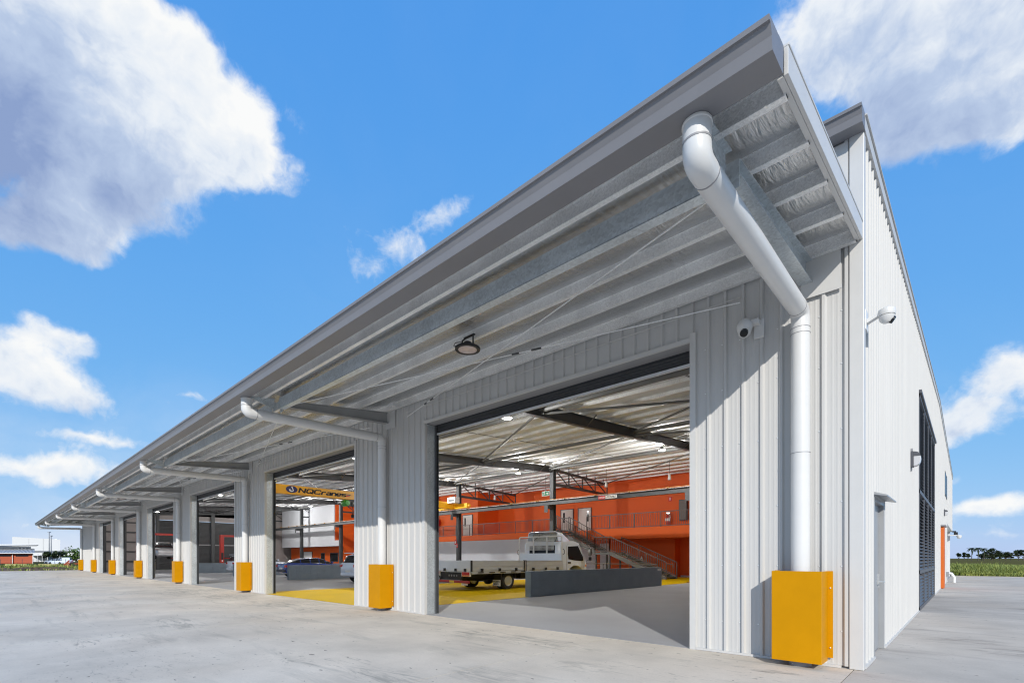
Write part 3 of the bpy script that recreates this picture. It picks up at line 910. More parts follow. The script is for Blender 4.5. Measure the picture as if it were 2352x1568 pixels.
# barge capping along the side wall, main gutter
for s, sg in ((0, -1), (END, 1)):
    g = MB()
    for qa, qb in ((-.05, RIDGE), (RIDGE, REAR + .1)):
        for (s0, s1, lo, hi) in ((0.0, .055, -.13, .04), (-.06, .075, .041, .06)):
            x0, x1 = sorted((s + sg * s0, s + sg * s1))
            za, zb = roof_top(max(0, qa)), roof_top(qb)
            g.hexa([P(x0, qa, za + lo), P(x1, qa, za + lo), P(x1, qb, zb + lo), P(x0, qb, zb + lo), P(x0, qa, za + hi), P(x1, qa, za + hi), P(x1, qb, zb + hi), P(x0, qb, zb + hi)])
    build(g, "barge_capping", mat("pale_grey_capping", (.55, .55, .545), .45, vary=.05), roof)
gutter(-.05, END, .01, 6.44, "main_gutter", roof, .9)
# rafters, columns, trusses, struts and braces
for i, c in enumerate(CEN[1:7] + [68.7]):
    g = MB()
    f = lambda q: foil_z(q) - .16 - .21
    g.ibeam(P(c, .6, f(.6)), P(c, 19.3, f(19.3)), .2, .42)
    rr = build(g, "roof_rafter", STEEL, W)
    g = MB()
    for q in (4.6, 9.1, 13.6, 18.1):
        g.beam(P(c + .01, q, f(q) - .2), P(c + .5, q, f(q) + .19), .05, .03); g.beam(P(c - .01, q, f(q) - .2), P(c - .5, q, f(q) + .19), .05, .03)
    build_each(g, "fly_brace", STEELM, rr)
    g = MB()
    for (w, lo, hi) in ((.30, 19.33, 19.35), (.30, 19.63, 19.65)): g.sbox(c - w / 2, c + w / 2, lo, hi, 0, foil_z(19.5) - .16)
    g.sbox(c - .01, c + .01, 19.35, 19.63, 0, foil_z(19.5) - .16)
    g.sbox(c - .25, c + .25, 19.2, 19.78, 0.004, .03)
    cl = build(g, "column", STEELM if False else STEEL, W)
    g = MB(); g.sbox(c - .12, c + .12, 18.75, 19.325, 4.72, 4.93); g.sbox(c - .16, c + .16, 18.72, 19.327, 4.931, 4.95); g.sbox(c - .15, c + .15, 18.73, 18.75, 4.45, 4.93)
    build(g, "corbel", STEEL, cl)
    g = MB(); g.sbox(c - .15, c + .15, .4, .7, 0, foil_z(.5) - .16); g.sbox(c - .12, c + .12, .7, 1.4, 4.7, 4.94)
    build(g, "front_column", STEEL, W)
    g = MB()                                              # light truss from the column to the office wall
    a0, b0 = P(c, 19.65, 7.45), P(c, 26.4, 7.15)
    a1, b1 = P(c, 19.65, 6.45), P(c, 26.4, 6.35)
    g.beam(a0, b0, .16, .16); g.beam(a1, b1, .16, .16)
    for j in range(4):
        t0, t1 = j / 4 + .02, (j + 1) / 4
        g.beam(a0.lerp(b0, t0), a1.lerp(b1, t1), .06, .06); g.beam(a0.lerp(b0, t1), a1.lerp(b1, t1), .07, .07)
    for j in range(6): 
        p = a0.lerp(b0, (j + .5) / 6); g.beam(p, p + Vector((0, 0, .35)), .05, .05)
    build(g, "roof_truss", STEEL, W)
S0 = [.3] + CEN[1:7] + [68.7]
for i in range(len(S0) - 1):
    a, b = S0[i] + .12, S0[i + 1] - .12
    for q in (6.2, 12.8, 19.0):
        z = foil_z(q) - .36
        g = MB(); g.tube([P(a, q, z), P(b, q, z)], .085 if q != 19.0 else .1, 10); g.sbox(a - .02, a + .1, q - .01, q + .01, z - .16, z + .16); g.sbox(b - .1, b + .02, q - .01, q + .01, z - .16, z + .16)
        build(g, "roof_strut", STEELM, W, smooth=True)
    for (q0, q1) in ((6.35, 12.65), (12.95, 18.85), (20.2, 26.2)):
        z0, z1 = foil_z(q0) - .36, foil_z(q1) - .36
        if q0 > 20: z0 -= .1; z1 -= .1
        g = MB(); g.tube([P(a, q0, z0), P(b, q1, z1)], .045, 8)
        build(g, "roof_brace", STEELM, W, smooth=True)
        if i in (0, 2, 4):
            g = MB(); g.tube([P(b, q0, z0 - .1), P(a, q1, z1 - .1)], .045, 8)
            build(g, "roof_brace", STEELM, W, smooth=True)
    m_ = (a + b) / 2                                       # bridging across the purlins
    g = MB(); g.beam(P(m_, .5, foil_z(.5) - .15), P(m_, 19.2, foil_z(19.2) - .15), .03, .015); g.beam(P(m_, 20, foil_z(20) - .15), P(m_, 26.5, foil_z(26.5) - .15), .03, .015)
    g.beam(P(m_ + .12, .5, foil_z(.5) - .1), P(m_ + .12, 19.2, foil_z(19.2) - .1), .012, .012)
    build(g, "purlin_bridging", STEELM, W)

# ---- crane runway beams
for q, nm in ((19.0, "crane_runway"), (1.15, "crane_runway")):
    g = MB(); g.ibeam(P(3.5 if q < 5 else 9.0, q, 5.10), P(67.5, q, 5.10), .24, .29)
    rw = build(g, nm, STEEL, W)
    g = MB(); g.beam(P(9.0 if q > 5 else 3.5, q, 5.262), P(67.5, q, 5.262), .05, .03)
    build(g, "rail", GALV, rw)
    if q > 5:
        g = MB(); g.beam(P(9, q - .16, 5.30), P(67.5, q - .16, 5.30), .03, .02)
        for k in range(24): g.box(-9 - k * 2.4 - .03, -9 - k * 2.4, q - .18, q - .02, 5.25, 5.34)
        build(g, "conductor_bar", mat("orange_conductor", (.45, .25, .08), .5), rw)

# ---- office block inside: walls, upper walkway, doors, stairs
UP = 3.45
def wall(s0, s1, q0, q1, z0, z1, m, name):
    g = MB(); g.sbox(s0, s1, q0, q1, z0, z1); return build(g, name, m, W)
wall(.2, 33.3, 27.6, 27.75, UP, 7.9, ORA, "upper_office_wall")
wall(33.3, 53.0, 24.8, 24.95, UP, 7.9, ORA, "upper_office_wall")
wall(33.3, 33.45, 24.95, 27.6, UP, 7.9, ORA, "office_wall_return")
wall(53.0, 67.5, 20.4, 20.55, 2.75, 7.9, PALE, "white_office_wall")
wall(53.0, 53.15, 20.55, 24.8, 2.75, 7.9, ORA, "office_wall_return")
wall(51.9, 53.0, 20.42, 20.55, 2.75, 3.4, PALE, "white_parapet")
wall(53.0, 67.5, 21.6, 21.75, 0, 2.75, ORA, "lower_office_wall")
wall(52.9, 53.0, 21.6, 24.0, 0, 2.74, ORA, "lower_wall_return")
wall(14.26, 24.4, 26.0, 26.15, 0, 2.98, ORA, "lower_office_wall")
wall(.2, 14.26, 26.85, 27.0, 0, 2.98, ORA, "lower_office_wall")
wall(14.26, 14.36, 26.15, 26.85, 0, 2.98, ORA, "lower_wall_return")
wall(24.4, 52.9, 23.78, 23.93, 0, 2.96, PALE, "lower_white_wall")
wall(24.4, 24.5, 23.93, 26.0, 0, 2.96, ORA, "lower_wall_return")
wall(.2, 24.4, 23.7, 27.6, 2.72, UP, ORA, "walkway_slab")
wall(24.4, 52.95, 23.7, 27.6, 2.97, UP, ORA, "walkway_slab")
wall(.2, 14.2, 26.82, 26.848, .01, .12, PALE, "skirting_board")
wall(14.4, 19.4, 25.97, 25.998, .01, .12, PALE, "skirting_board")
for (a, b, m, nm) in ((19.6, 20.4, PALE, "lower_panel"), (20.85, 23.5, PALE, "lower_panel")):
    wall(a, b, 25.94, 25.995, .01, 2.5, m, nm)


def office_door(s0, s1, q, z0, z1, m, name, win=True, hinge=1):
    g = MB(); g.sbox(s0 + .05, s1 - .05, q - .05, q - .01, z0 + .01, z1 - .05)
    d = build(g, name, m, W)
    g = MB(); g.sbox(s0 - .02, s0 + .045, q - .075, q - .003, z0, z1); g.sbox(s1 - .045, s1 + .02, q - .075, q - .003, z0, z1); g.sbox(s0 + .045, s1 - .045, q - .075, q - .003, z1 - .045, z1)
    build(g, "frame", STEEL, d)
    if win:
        sw = s1 - .45 if hinge > 0 else s0 + .25
        g = MB(); g.sbox(sw, sw + .2, q - .056, q - .0505, z0 + 1.0, z1 - .3); build(g, "vision_panel", GLASS, d)
    g = MB(); g.sbox(s0 + .12 if hinge > 0 else s1 - .18, s0 + .18 if hinge > 0 else s1 - .12, q - .09, q - .0505, z0 + .95, z0 + 1.05); build(g, "handle", CHROME, d)


office_door(24.15, 25.5, 27.6, UP, 5.62, DOORW, "walkway_door", hinge=1)
office_door(22.3, 23.65, 27.6, UP, 5.62, DOORW, "walkway_door", hinge=-1)
office_door(34.0, 35.4, 24.8, UP, 5.55, DOORW, "walkway_door", hinge=1)
office_door(47.0, 48.4, 24.8, UP, 5.55, DOORW, "walkway_door", hinge=1)
office_door(61.0, 63.5, 21.6, .01, 2.2, mat("painted_daylight_white", (.85, .86, .86), .4), "daylight_painted_door", win=False)  # pale panel: bright daylight of the opening painted in as white
for (a, b) in ((54.2, 56.2), (57.6, 58.6)):
    g = MB(); g.sbox(a, b, 21.55, 21.598, .9, 2.0); wd = build(g, "office_window", STEEL, W)
    g = MB(); g.sbox(a + .08, b - .08, 21.54, 21.549, .98, 1.92); build(g, "pane", GLASS, wd)


def balustrade(name, pts, h=1.03, post=1.9, gap=.13):
    g = MB(); gb = MB(); gp = MB()
    for i in range(len(pts) - 1):
        a, b = Vector(pts[i]), Vector(pts[i + 1]); ln = (b - a).length
        for z in (h, .09): g.beam(a + Vector((0, 0, z)), b + Vector((0, 0, z)), .05, .05)
        n = max(1, round(ln / post))
        for k in range(n + 1):
            p = a.lerp(b, k / n); gp.beam(p, p + Vector((0, 0, h - .03)), .05, .05)
        n = max(1, int(ln / gap))
        for k in range(1, n):
            p = a.lerp(b, k / n); gb.beam(p + Vector((0, 0, .1)), p + Vector((0, 0, h - .03)), .016, .016)
    bl = build(g, name, RAILM, W)
    build_each(gp, "post", RAILM, bl)
    build(gb, "balusters", RAILM, bl, kind='stuff')


balustrade("walkway_balustrade", [P(.3, 23.8, UP), P(20.2, 23.8, UP)])
balustrade("walkway_balustrade", [P(21.7, 23.8, UP), P(52.8, 23.8, UP)])
# stairs: lower flight, landing, upper flight
fl = [(13.0, 17.1, 0.0, 1.75), (18.3, 21.7, 1.75, UP)]
for (sa, sb, za, zb) in fl:
    g = MB()
    for q in (22.05, 23.55): g.beam(P(sa, q, za - .02), P(sb, q, zb - .05), .06, .28)
    build(g, "stair_stringer", STEELM, W)
    n = 10
    for k in range(n):
        f = (k + .5) / n; s = sa + (sb - sa) * f; z = za + (zb - za) * (k + .7) / n
        g = MB(); g.sbox(s - .16, s + .2, 22.09, 23.51, z - .04, z)
        t = build(g, "stair_tread", TREAD, W)
        g = MB(); g.sbox(s - .165, s - .13, 22.1, 23.5, z + .001, z + .008); build(g, "nosing", NOSE, t)
    for q in (22.03, 23.57): balustrade("stair_balustrade", [P(sa, q, za + .1), P(sb, q, zb + .1)], h=.98, gap=.16, post=1.6)
g = MB(); g.sbox(17.1, 18.3, 22.02, 23.58, 1.60, 1.75); build(g, "stair_landing", STEELM, W)
balustrade("landing_balustrade", [P(17.1, 22.03, 1.75), P(18.3, 22.03, 1.75)], h=1.05)
g = MB()
for (s, q) in ((17.15, 22.1), (18.25, 22.1), (17.15, 23.5), (18.25, 23.5)): g.sbox(s - .05, s + .05, q - .05, q + .05, .004, 1.6)
build_each(g, "landing_post", STEEL, W)
g = MB(); g.tube([P(13.0, 22.03, 1.0), P(12.55, 22.03, .95), P(12.5, 22.03, .75)], .022, 8)
build(g, "handrail_return", RAILM, W, smooth=True)

# ------------------------------------------------------------------ low block walls in the bays
g = MB(); g.sbox(-.13, .13, 5.6, 15.4, .004, .9)
for k, c in enumerate(CEN[1:6]):
    lw = thing("low_wall", ["low blue-grey block wall beside the white truck", "low block wall behind the truck tray", "low block wall hiding the dark blue car", "low block wall in the bay before the white ute", "low block wall before the red lift"][k], "wall", (-c, 10.5, 0), group="low block walls between the bays")
    n = 0
    for row in range(3):
        for j in range(12):
            qa = 5.6 + j * .9 - (.45 if row % 2 else 0); qb = qa + .9
            qa, qb = max(5.6, min(15.4, qa)), min(15.4, qb)
            if qb - qa < .1: continue
            b = MB(); b.sbox(c - .128, c + .128, qa + .0015, qb - .0015, .005 + row * .298 + (.0015 if row else 0), .005 + (row + 1) * .298)
            build(b, "block", BLOCK, lw)

# ------------------------------------------------------------------ downpipes and yellow guards
def elbow(a, c, b, r=.2, n=6):
    """points of a rounded corner at c between a and b"""
    a, b, c = Vector(a), Vector(b), Vector(c)
    p0 = c + (a - c).normalized() * r; p1 = c + (b - c).normalized() * r
    return [p0.lerp(c, t).lerp(c.lerp(p1, t), t) for t in [i / n for i in range(n + 1)]]


pipe_lab = ["nearest white downpipe, bent under the canopy corner beside the security camera",
            "white downpipe on the pier between the first two doorways",
            "white downpipe between the crane doorway and the third doorway",
            "white downpipe right of the doorway showing the raised car",
            "white downpipe on the fifth pier of the row, counted from the near corner",
            "white downpipe on the sixth pier of the row, counted from the near corner",
            "white downpipe on the broad end wall past the last doorway",
            "farthest white downpipe, standing against the sky at the building end"]
guard_lab = ["largest yellow guard box, standing at the near corner in full sun",
             "yellow guard box left of the truck doorway",
             "yellow guard box right of the third doorway, below the red lift",
             "yellow guard box below the raised car doorway",
             "yellow guard box on the fifth pier, middle of the small ones",
             "yellow guard box on the sixth pier, third from the far end",
             "yellow guard box on the broad end wall, second from the far end",
             "farthest yellow guard box, at the left end beside the soil heap"]


def make_pipe(lab):
    t = thing("downpipe", lab, "downpipe", (-CEN[0], 0, 0), group="white downpipes of the canopy gutter")
    s = CEN[0]; r = .108
    top = P(s - .02, -3.44, 4.712); c1 = P(s - .02, -3.44, 4.42); c2 = P(s, -.17, 4.46); bot = P(s, -.17, .02)
    pts = [top] + elbow(top, c1, c2, .10, 5) + elbow(c1, c2, bot, .12, 5) + [P(s, -.17, .10)]
    g = MB(); g.tube(pts, r, 20)
    build(g, "pipe", PVC, t, smooth=True)
    g = MB()
    for a, b in ((P(s - .02, -3.44, 4.545), P(s - .02, -3.44, 4.56)), (c1.lerp(c2, .055), c1.lerp(c2, .0585)), (c2.lerp(c1, .055), c2.lerp(c1, .058)), (P(s, -.17, 4.24), P(s, -.17, 4.246)), (P(s, -.17, 4.17), P(s, -.17, 4.176)), (P(s, -.17, 2.67), P(s, -.17, 2.676))):
        g.tube([a, b], r + .0035, 20)
    build_each(g, "pipe_joint", SLEEVE, t, smooth=True)
    g = MB(); g.lathe([(.125, 0.001), (.125, .10), (.11, .10)], P(s, -.17, 0), 20)
    build(g, "base_collar", SLEEVE, t, smooth=True)
    g = MB(); g.lathe([(.108, 0), (.114, .004), (.114, .02), (.108, .022)], P(s - .02, -3.44, 4.683), 20)
    build(g, "outlet", PVC, t, smooth=True)
    return t


def make_guard(lab):
    s = CEN[0]
    t = thing("pipe_guard", lab, "guard", (-s, 0, 0), group="yellow guards round the downpipes")
    a, b, d, z0, z1 = s - .273, s + .273, .40, .075, 1.19
    th = .008
    loop = [(b, -.05), (b, -d), (a, -d), (a, -.05), (a + th, -.05), (a + th, -d + th), (b - th, -d + th), (b - th, -.05)]
    g = MB(); g.extrude([P(x, y, z0) for x, y in loop], (0, 0, z1 - z0))
    build(g, "guard_shell", YEL, t, bevel=.006)
    g = MB(); g.sbox(a - .055, a + .001, -.048, -.036, z0 + .04, z1); g.sbox(b - .001, b + .055, -.048, -.036, z0 + .04, z1)
    build_each(g, "fixing_flange", YEL, t)
    g = MB()
    for x in (a - .028, b + .028):
        for z in (.24, .98): g.lathe([(.009, 0), (.009, -.008), (.005, -.011)], P(x, -.048, z), 6, 'y')
    build_each(g, "bolt", GALV, t)
    return t


for maker, labs in ((make_pipe, pipe_lab), (make_guard, guard_lab)):
    proto = maker(labs[0])
    for i in range(1, 8):
        dup(proto, (-CEN[i], 0, 0), labs[i])

# ------------------------------------------------------------------ lamps, cameras, small fittings
def make_flood(lab, s, t=1.9, z=4.70):
    th = thing("canopy_lamp", lab, "lamp", P(s, -t, z), group="round black lamps under the canopy")
    c = P(s, -t, z)
    g = MB(); g.lathe([(.135, 0.0), (.2, -.004), (.205, .012), (.2, .03), (.13, .05), (.075, .09), (.06, .12), (.0, .121)], c, 28)
    build(g, "housing", BLACK, th, smooth=True)
    g = MB(); g.lathe([(.0, -.008), (.12, -.006), (.15, -.001), (.15, .004)], c, 28)
    build(g, "lens", LENSF, th, smooth=True)
    g = MB(); g.tube([c + Vector((-.13, 0, .04)), c + Vector((-.13, 0, .18)), c + Vector((-.1, .04, .225)), c + Vector((.1, .04, .225)), c + Vector((.13, 0, .18)), c + Vector((.13, 0, .04))], .014, 6)
    g.box(c.x - .12, c.x + .12, c.y + .02, c.y + .06, c.z + .225, c.z + .24)
    build(g, "bracket", BLACK, th)
    g = MB(); g.tube([c + Vector((-.05, 0, .11)), c + Vector((-.2, .1, .2)), c + Vector((-.33, .12, .26)), c + Vector((-.42, .1, .27)), c + Vector((-.44, .08, .22)), c + Vector((-.40, .1, .19))], .007, 6)
    g.lathe([(.02, 0), (.022, .05), (.0, .06)], c + Vector((-.40, .1, .16)), 8)
    build(g, "cable", BLACK, th)


make_flood("round black canopy lamp hanging over the nearest doorway", 4.95)
make_flood("small round black canopy lamp far along over the fourth doorway", 34.2)

# high-bay lamps inside, all lit
proto = None
hb_n = 0
hb_place = {0: "over the truck bay", 1: "beyond the truck", 2: "at the crane girder", 3: "in the third bay", 4: "in the bay with the red lift", 5: "near the far end"}
for ci, c in enumerate(CEN[1:7]):
    for qi, q in enumerate((4.8, 16.2)):
        z = foil_z(q) - .78
        lab = "lit round high-bay lamp %s, %s" % (hb_place[ci], "near the front wall" if qi == 0 else "back by the columns")
        loc = P(c + .25, q, z)
        if proto is None:
            proto = thing("high_bay_lamp", lab, "lamp", loc, group="lit high-bay lamps under the roof")
            g = MB(); g.lathe([(.17, .0), (.19, .01), (.19, .04), (.08, .10), (.06, .2), (0, .2)], (0, 0, 0), 20); build(g, "housing", SLEEVE, proto, smooth=True, local=True)
            g = MB(); g.lathe([(0, -.02), (.12, -.018), (.165, -.002), (.165, .004)], (0, 0, 0), 20); build(g, "lens", LAMPL, proto, smooth=True, local=True)
            g = MB(); g.tube([(0, 0, .2), (0, 0, .62)], .01, 6); build(g, "drop_rod", STEEL, proto, local=True)
        else:
            dup(proto, loc, lab)
        ld = bpy.data.lights.new("high_bay_light", 'POINT'); ld.shadow_soft_size = .06; ld.energy = 170 if qi == 0 else 470; ld.color = (1, .98, .95)
        lo = bpy.data.objects.new("high_bay_light", ld); COL.objects.link(lo); lo.location = loc + Vector((0, 0, -.10))

# pendant sensors
for s, lab in ((17.8, "white pendant cylinder hanging before the orange wall, middle one"), (13.1, "white pendant cylinder hanging nearest the right door jamb"), (28.9, "white pendant cylinder hanging left of the exit sign")):
    p = P(s, 22.7, 6.55)
    t = thing("pendant_lamp", lab, "pendant", p, group="white pendants before the orange wall")
    g = MB(); g.lathe([(.0, -.2), (.10, -.2), (.11, -.18), (.08, .15), (.03, .2), (0, .2)], p, 12); build(g, "shade", PVC, t, smooth=True)
    g = MB(); g.tube([p + Vector((0, 0, .2)), p + Vector((0, 0, 1.1))], .012, 5); build(g, "drop_wire", STEEL, t)

# exit sign
p = P(21.9, 21.0, 6.1)
t = thing("exit_sign", "green and white running-man exit sign hanging left of the column", "sign", p)
g = MB(); g.box(p.x - .34, p.x + .34, p.y - .03, p.y + .03, p.z - .17, p.z + .17); build(g, "panel", PLATE, t)
g = MB(); g.box(p.x - .31, p.x + .31, p.y - .036, p.y - .031, p.z - .14, p.z + .14); build(g, "green_face", INKG, t)
g = MB(); y = p.y - .040
def flat(pts): g.extrude([(p.x + a, y, p.z + b) for a, b in pts], (0, .003, 0))
flat([(-.27, -.12), (-.27, .12), (-.25, .12), (-.25, -.12)]); flat([(-.08, -.12), (-.08, .12), (-.06, .12), (-.06, -.12)]); flat([(-.25, .10), (-.25, .12), (-.08, .12), (-.08, .10)])
flat([(-.19, .01), (-.13, .06), (-.10, .03), (-.16, -.03)]); flat([(-.15, .07), (-.12, .1), (-.09, .07), (-.12, .045)]); flat([(-.16, -.03), (-.2, -.1), (-.17, -.11), (-.13, -.03)]); flat([(-.12, 0), (-.03, -.03), (-.03, -.06), (-.13, -.04)])
flat([(.03, -.025), (.03, .025), (.17, .025), (.17, -.025)]); flat([(.17, -.08), (.17, .08), (.27, 0)])
build(g, "symbol", PLATE, t)
g = MB(); g.tube([p + Vector((0, 0, .17)), p + Vector((0, 0, 1.4))], .012, 5); g.lathe([(.05, 0), (.05, .14), (.02, .16)], p + Vector((0, 0, .17)), 8); build(g, "drop_rod", STEEL, t)

# live rails warning on the runway beam
p = P(15.3, 18.86, 5.10)
t = thing("warning_sign", "small red and white warning plate on the grey crane runway beam", "sign", p)
g = MB(); g.box(p.x - .66, p.x - .16, p.y - .006, p.y, p.z - .10, p.z + .10); build(g, "red_plate", INKR, t)
g = MB(); g.box(p.x - .14, p.x + .66, p.y - .006, p.y, p.z - .10, p.z + .10); build(g, "white_plate", PLATE, t)
text_mesh("DANGER", .13, PLATE, "lettering", t, P(15.3 + .63, 18.852, 5.055), (1, 0, 0), (0, 0, 1), offset=.002, xs=.85)
text_mesh("LIVE RAILS", .15, INKB, "lettering", t, P(15.3 + .11, 18.852, 5.05), (1, 0, 0), (0, 0, 1), offset=.003, xs=.98)

# security cameras
p = P(1.257, -.03, 4.45)
t = thing("security_camera", "white dome camera on the ribbed wall above the near doorway jamb", "camera", p)
g = MB(); g.sbox(1.06, 1.19, -.05, -.0285, 4.33, 4.58); g.box(p.x - .02, -1.10, -.16, -.05, 4.50, 4.56); build(g, "mount", PVC, t, bevel=.006)
d = P(1.27, -.17, 4.44)
g = MB(); g.lathe([(.05, .14), (.085, .10), (.10, .05), (.095, .0), (.088, -.01), (0, -.01)], d, 20); build(g, "base", PVC, t, smooth=True)
g = MB(); g.lathe([(0, -.095), (.04, -.09), (.075, -.06), (.085, -.01), (.07, .0)], d, 20); build(g, "eyeball", PVC, t, smooth=True)
g = MB(); e = d + Vector((.01, -.045, -.045)); ax = Vector((.1, -.65, -.6)).normalized(); g.tube([e, e + ax * .045, e + ax * .05], .05, 16, rs=[.052, .05, .04]); build(g, "lens", GLASS, t, smooth=True)

p = P(0.0, .15, 4.25)
t = thing("security_camera", "white dome camera on a short arm from the sunlit corner", "camera", p)
g = MB(); g.sbox(-.05, -.034, .06, .22, 4.12, 4.36); g.hexa([P(-.05, .10, 4.20), P(-.05, .18, 4.20), P(-.27, .18, 4.30), P(-.27, .10, 4.30), P(-.05, .10, 4.25), P(-.05, .18, 4.25), P(-.27, .18, 4.335), P(-.27, .10, 4.335)]); build(g, "arm", PVC, t, bevel=.004)
d = P(-.24, .14, 4.24)
g = MB(); g.lathe([(.03, .10), (.085, .07), (.092, .02), (.085, .0), (0, 0)], d, 20); build(g, "base", PVC, t, smooth=True)
g = MB(); g.lathe([(0, -.085), (.04, -.08), (.07, -.05), (.08, -.005), (.06, .0)], d, 20); build(g, "eyeball", PVC, t, smooth=True)
g = MB(); ax = Vector((.75, .2, -.5)).normalized(); e = d + Vector((.03, .01, -.04)); g.tube([e, e + ax * .045, e + ax * .05], .042, 16, rs=[.045, .042, .03]); build(g, "lens", GLASS, t, smooth=True)

p = P(-.05, 33.5, 2.7)
t = thing("security_camera", "small far white camera on an arm near the field end", "camera", p)
g = MB(); g.box(.0, .5, 33.46, 33.54, 2.72, 2.78); build(g, "arm", PVC, t)
g = MB(); g.lathe([(0, -.14), (.09, -.11), (.13, 0), (.12, .07), (0, .09)], (.5, 33.5, 2.68), 12); build(g, "dome", PVC, t, smooth=True)

# half-round wall lamps on the side wall
def wall_lamp(q, z, lab, k=1.0):
    t = thing("wall_lamp", lab, "lamp", P(0, q, z), group="half-round wall lamps on the side wall")
    c = P(-.028, q, z)
    g = MB()
    g.box(.028, .075, q - .10 * k, q + .10 * k, z - .17 * k, z + .17 * k)
    build(g, "back_box", LOUV, t, bevel=.006)
    secs = []
    for j in range(9):
        a = -math.pi / 2 + math.pi * j / 8
        secs.append((.075 + .125 * k * math.cos(a) ** .8 if math.cos(a) > 1e-6 else .075, z + .16 * k * math.sin(a)))
    lo = [(x, zz) for x, zz in secs if zz <= z + .075 * k]
    hi = [(x + .006, zz) for x, zz in secs if zz >= z + .05 * k]
    g = MB(); g.extrude([(x, q - .09 * k, zz) for x, zz in [(.0751, z - .16 * k)] + lo[1:] + [(.0751, lo[-1][1])]], (0, .18 * k, 0)); build(g, "lens", GLASSL, t, bevel=.01)
    g = MB(); g.extrude([(x, q - .10 * k, zz) for x, zz in [(.0755, hi[0][1])] + hi], (0, .20 * k, 0)); build(g, "hood", LOUV, t)
    g = MB(); g.box(.03, .06, q - .02, q + .02, z + .175 * k, z + .24 * k); g.box(.028, .034, q - .03, q + .03, z - .26 * k, z - .172 * k); build(g, "gland", SLEEVE, t)


wall_lamp(6.6, 3.5, "black half-round wall lamp between the grey side door and louvres")
wall_lamp(25.4, 3.6, "far small wall lamp above the orange side door", .9)
p = P(-.05, 41.5, 3.2)
t = thing("wall_lamp", "small black floodlight at the far end of the overhang", "lamp", p)
g = MB(); g.box(.03, .25, 41.3, 41.5, 3.25, 3.34); g.box(.12, .34, 41.2, 41.6, 3.0, 3.249); build(g, "head", BLACK, t)
p = P(-.03, 28.6, .2)
t = thing("tap_fitting", "small white pipe fitting low on the far side wall", "fitting", p)
g = MB(); g.tube([(.03, 28.6, .55), (.25, 28.6, .5), (.35, 28.6, .3), (.35, 28.6, .02)], .08, 8); build(g, "pipe", PVC, t, smooth=True)
g = MB(); g.box(.03, .15, 28.3, 28.55, .35, .6); build(g, "valve_box", SLEEVE, t)

# canopy sensor boxes near the first pier
p = P(9.2, -.5, 5.02)
t = thing("sensor_box", "small white sensor box under the canopy at the second pier", "sensor", p)
g = MB(); g.box(p.x - .09, p.x + .09, p.y - .06, p.y + .06, p.z - .03, p.z + .05); g.tube([p + Vector((0, 0, -.03)), p + Vector((-.03, -.05, -.09))], .03, 8); build(g, "case", PVC, t)

# walkway fittings
p = P(15.4, 27.5, 4.3)
t = thing("fire_extinguisher", "red fire extinguisher on the orange wall behind the walkway rail", "extinguisher", p)
g = MB(); g.lathe([(0, -.45), (.15, -.45), (.16, -.4), (.16, .15), (.08, .28), (.05, .3), (0, .3)], P(15.4, 27.4, 4.3), 14); build(g, "cylinder", REDP, t, smooth=True)
g = MB(); g.box(p.x - .14, p.x + .14, 27.3, 27.5, 4.62, 4.72); g.tube([P(15.4, 27.3, 4.65), P(15.2, 27.26, 4.5), P(15.22, 27.26, 4.0)], .025, 6); build(g, "valve", CHROME, t)
g = MB(); g.box(p.x - .165, p.x + .165, 27.225, 27.24, 4.1, 4.3); build(g, "body_label", PLATE, t)
p = P(15.35, 27.59, 5.75)
t = thing("extinguisher_sign", "small red sign with white mark above the extinguisher", "sign", p)
g = MB(); g.box(p.x - .13, p.x + .13, 27.58, 27.597, 5.58, 5.92); build(g, "plate", INKR, t)
g = MB(); g.box(p.x - .035, p.x + .035, 27.572, 27.579, 5.66, 5.86); build(g, "mark", PLATE, t)
p = P(14.25, 27.4, 4.9)
t = thing("electrical_cabinet", "tall dark grey cabinet on the orange wall beside the right jamb", "cabinet", p)
g = MB(); g.box(p.x - .3, p.x + .3, 27.3, 27.597, 4.1, 5.6); build(g, "body", STEEL, t, bevel=.01)
g = MB(); g.box(p.x - .26, p.x + .26, 27.285, 27.299, 4.15, 5.55); build(g, "door", STEELM, t)
p = P(39.2, 24.7, 5.0)
t = thing("hose_reel", "dark red hose reel on the orange wall left of the column", "hose reel", p)
g = MB(); g.lathe([(.38, 0), (.42, .03), (.42, .08), (.22, .1), (.22, .25), (.42, .27), (.42, .32), (0, .32)], P(39.2, 24.4, 5.0), 18, 'y'); build(g, "drum", REDP, t, smooth=True)
g = MB(); g.tube([P(39.1, 24.4, 4.7), P(38.9, 24.35, 4.2), P(39.3, 24.35, 3.9), P(39.4, 24.4, 4.4)], .04, 6); build(g, "hose", BLACK, t, smooth=True)
p = P(30.0, 19.1, 2.5)
t = thing("hanging_sign", "pair of small red and white signs on the column behind the truck", "sign", p)
g = MB(); g.box(p.x - .22, p.x + .02, 19.3, 19.325, 2.45, 2.85); build(g, "plate", INKR, t)
g = MB(); g.box(p.x + .0, p.x + .2, 19.29, 19.299, 2.2, 2.55); build(g, "plate", INKR, t)
g = MB(); g.box(p.x - .16, p.x - .04, 19.292, 19.2995, 2.55, 2.75); g.box(p.x + .06, p.x + .12, 19.28, 19.289, 2.28, 2.48); build(g, "mark", PLATE, t)
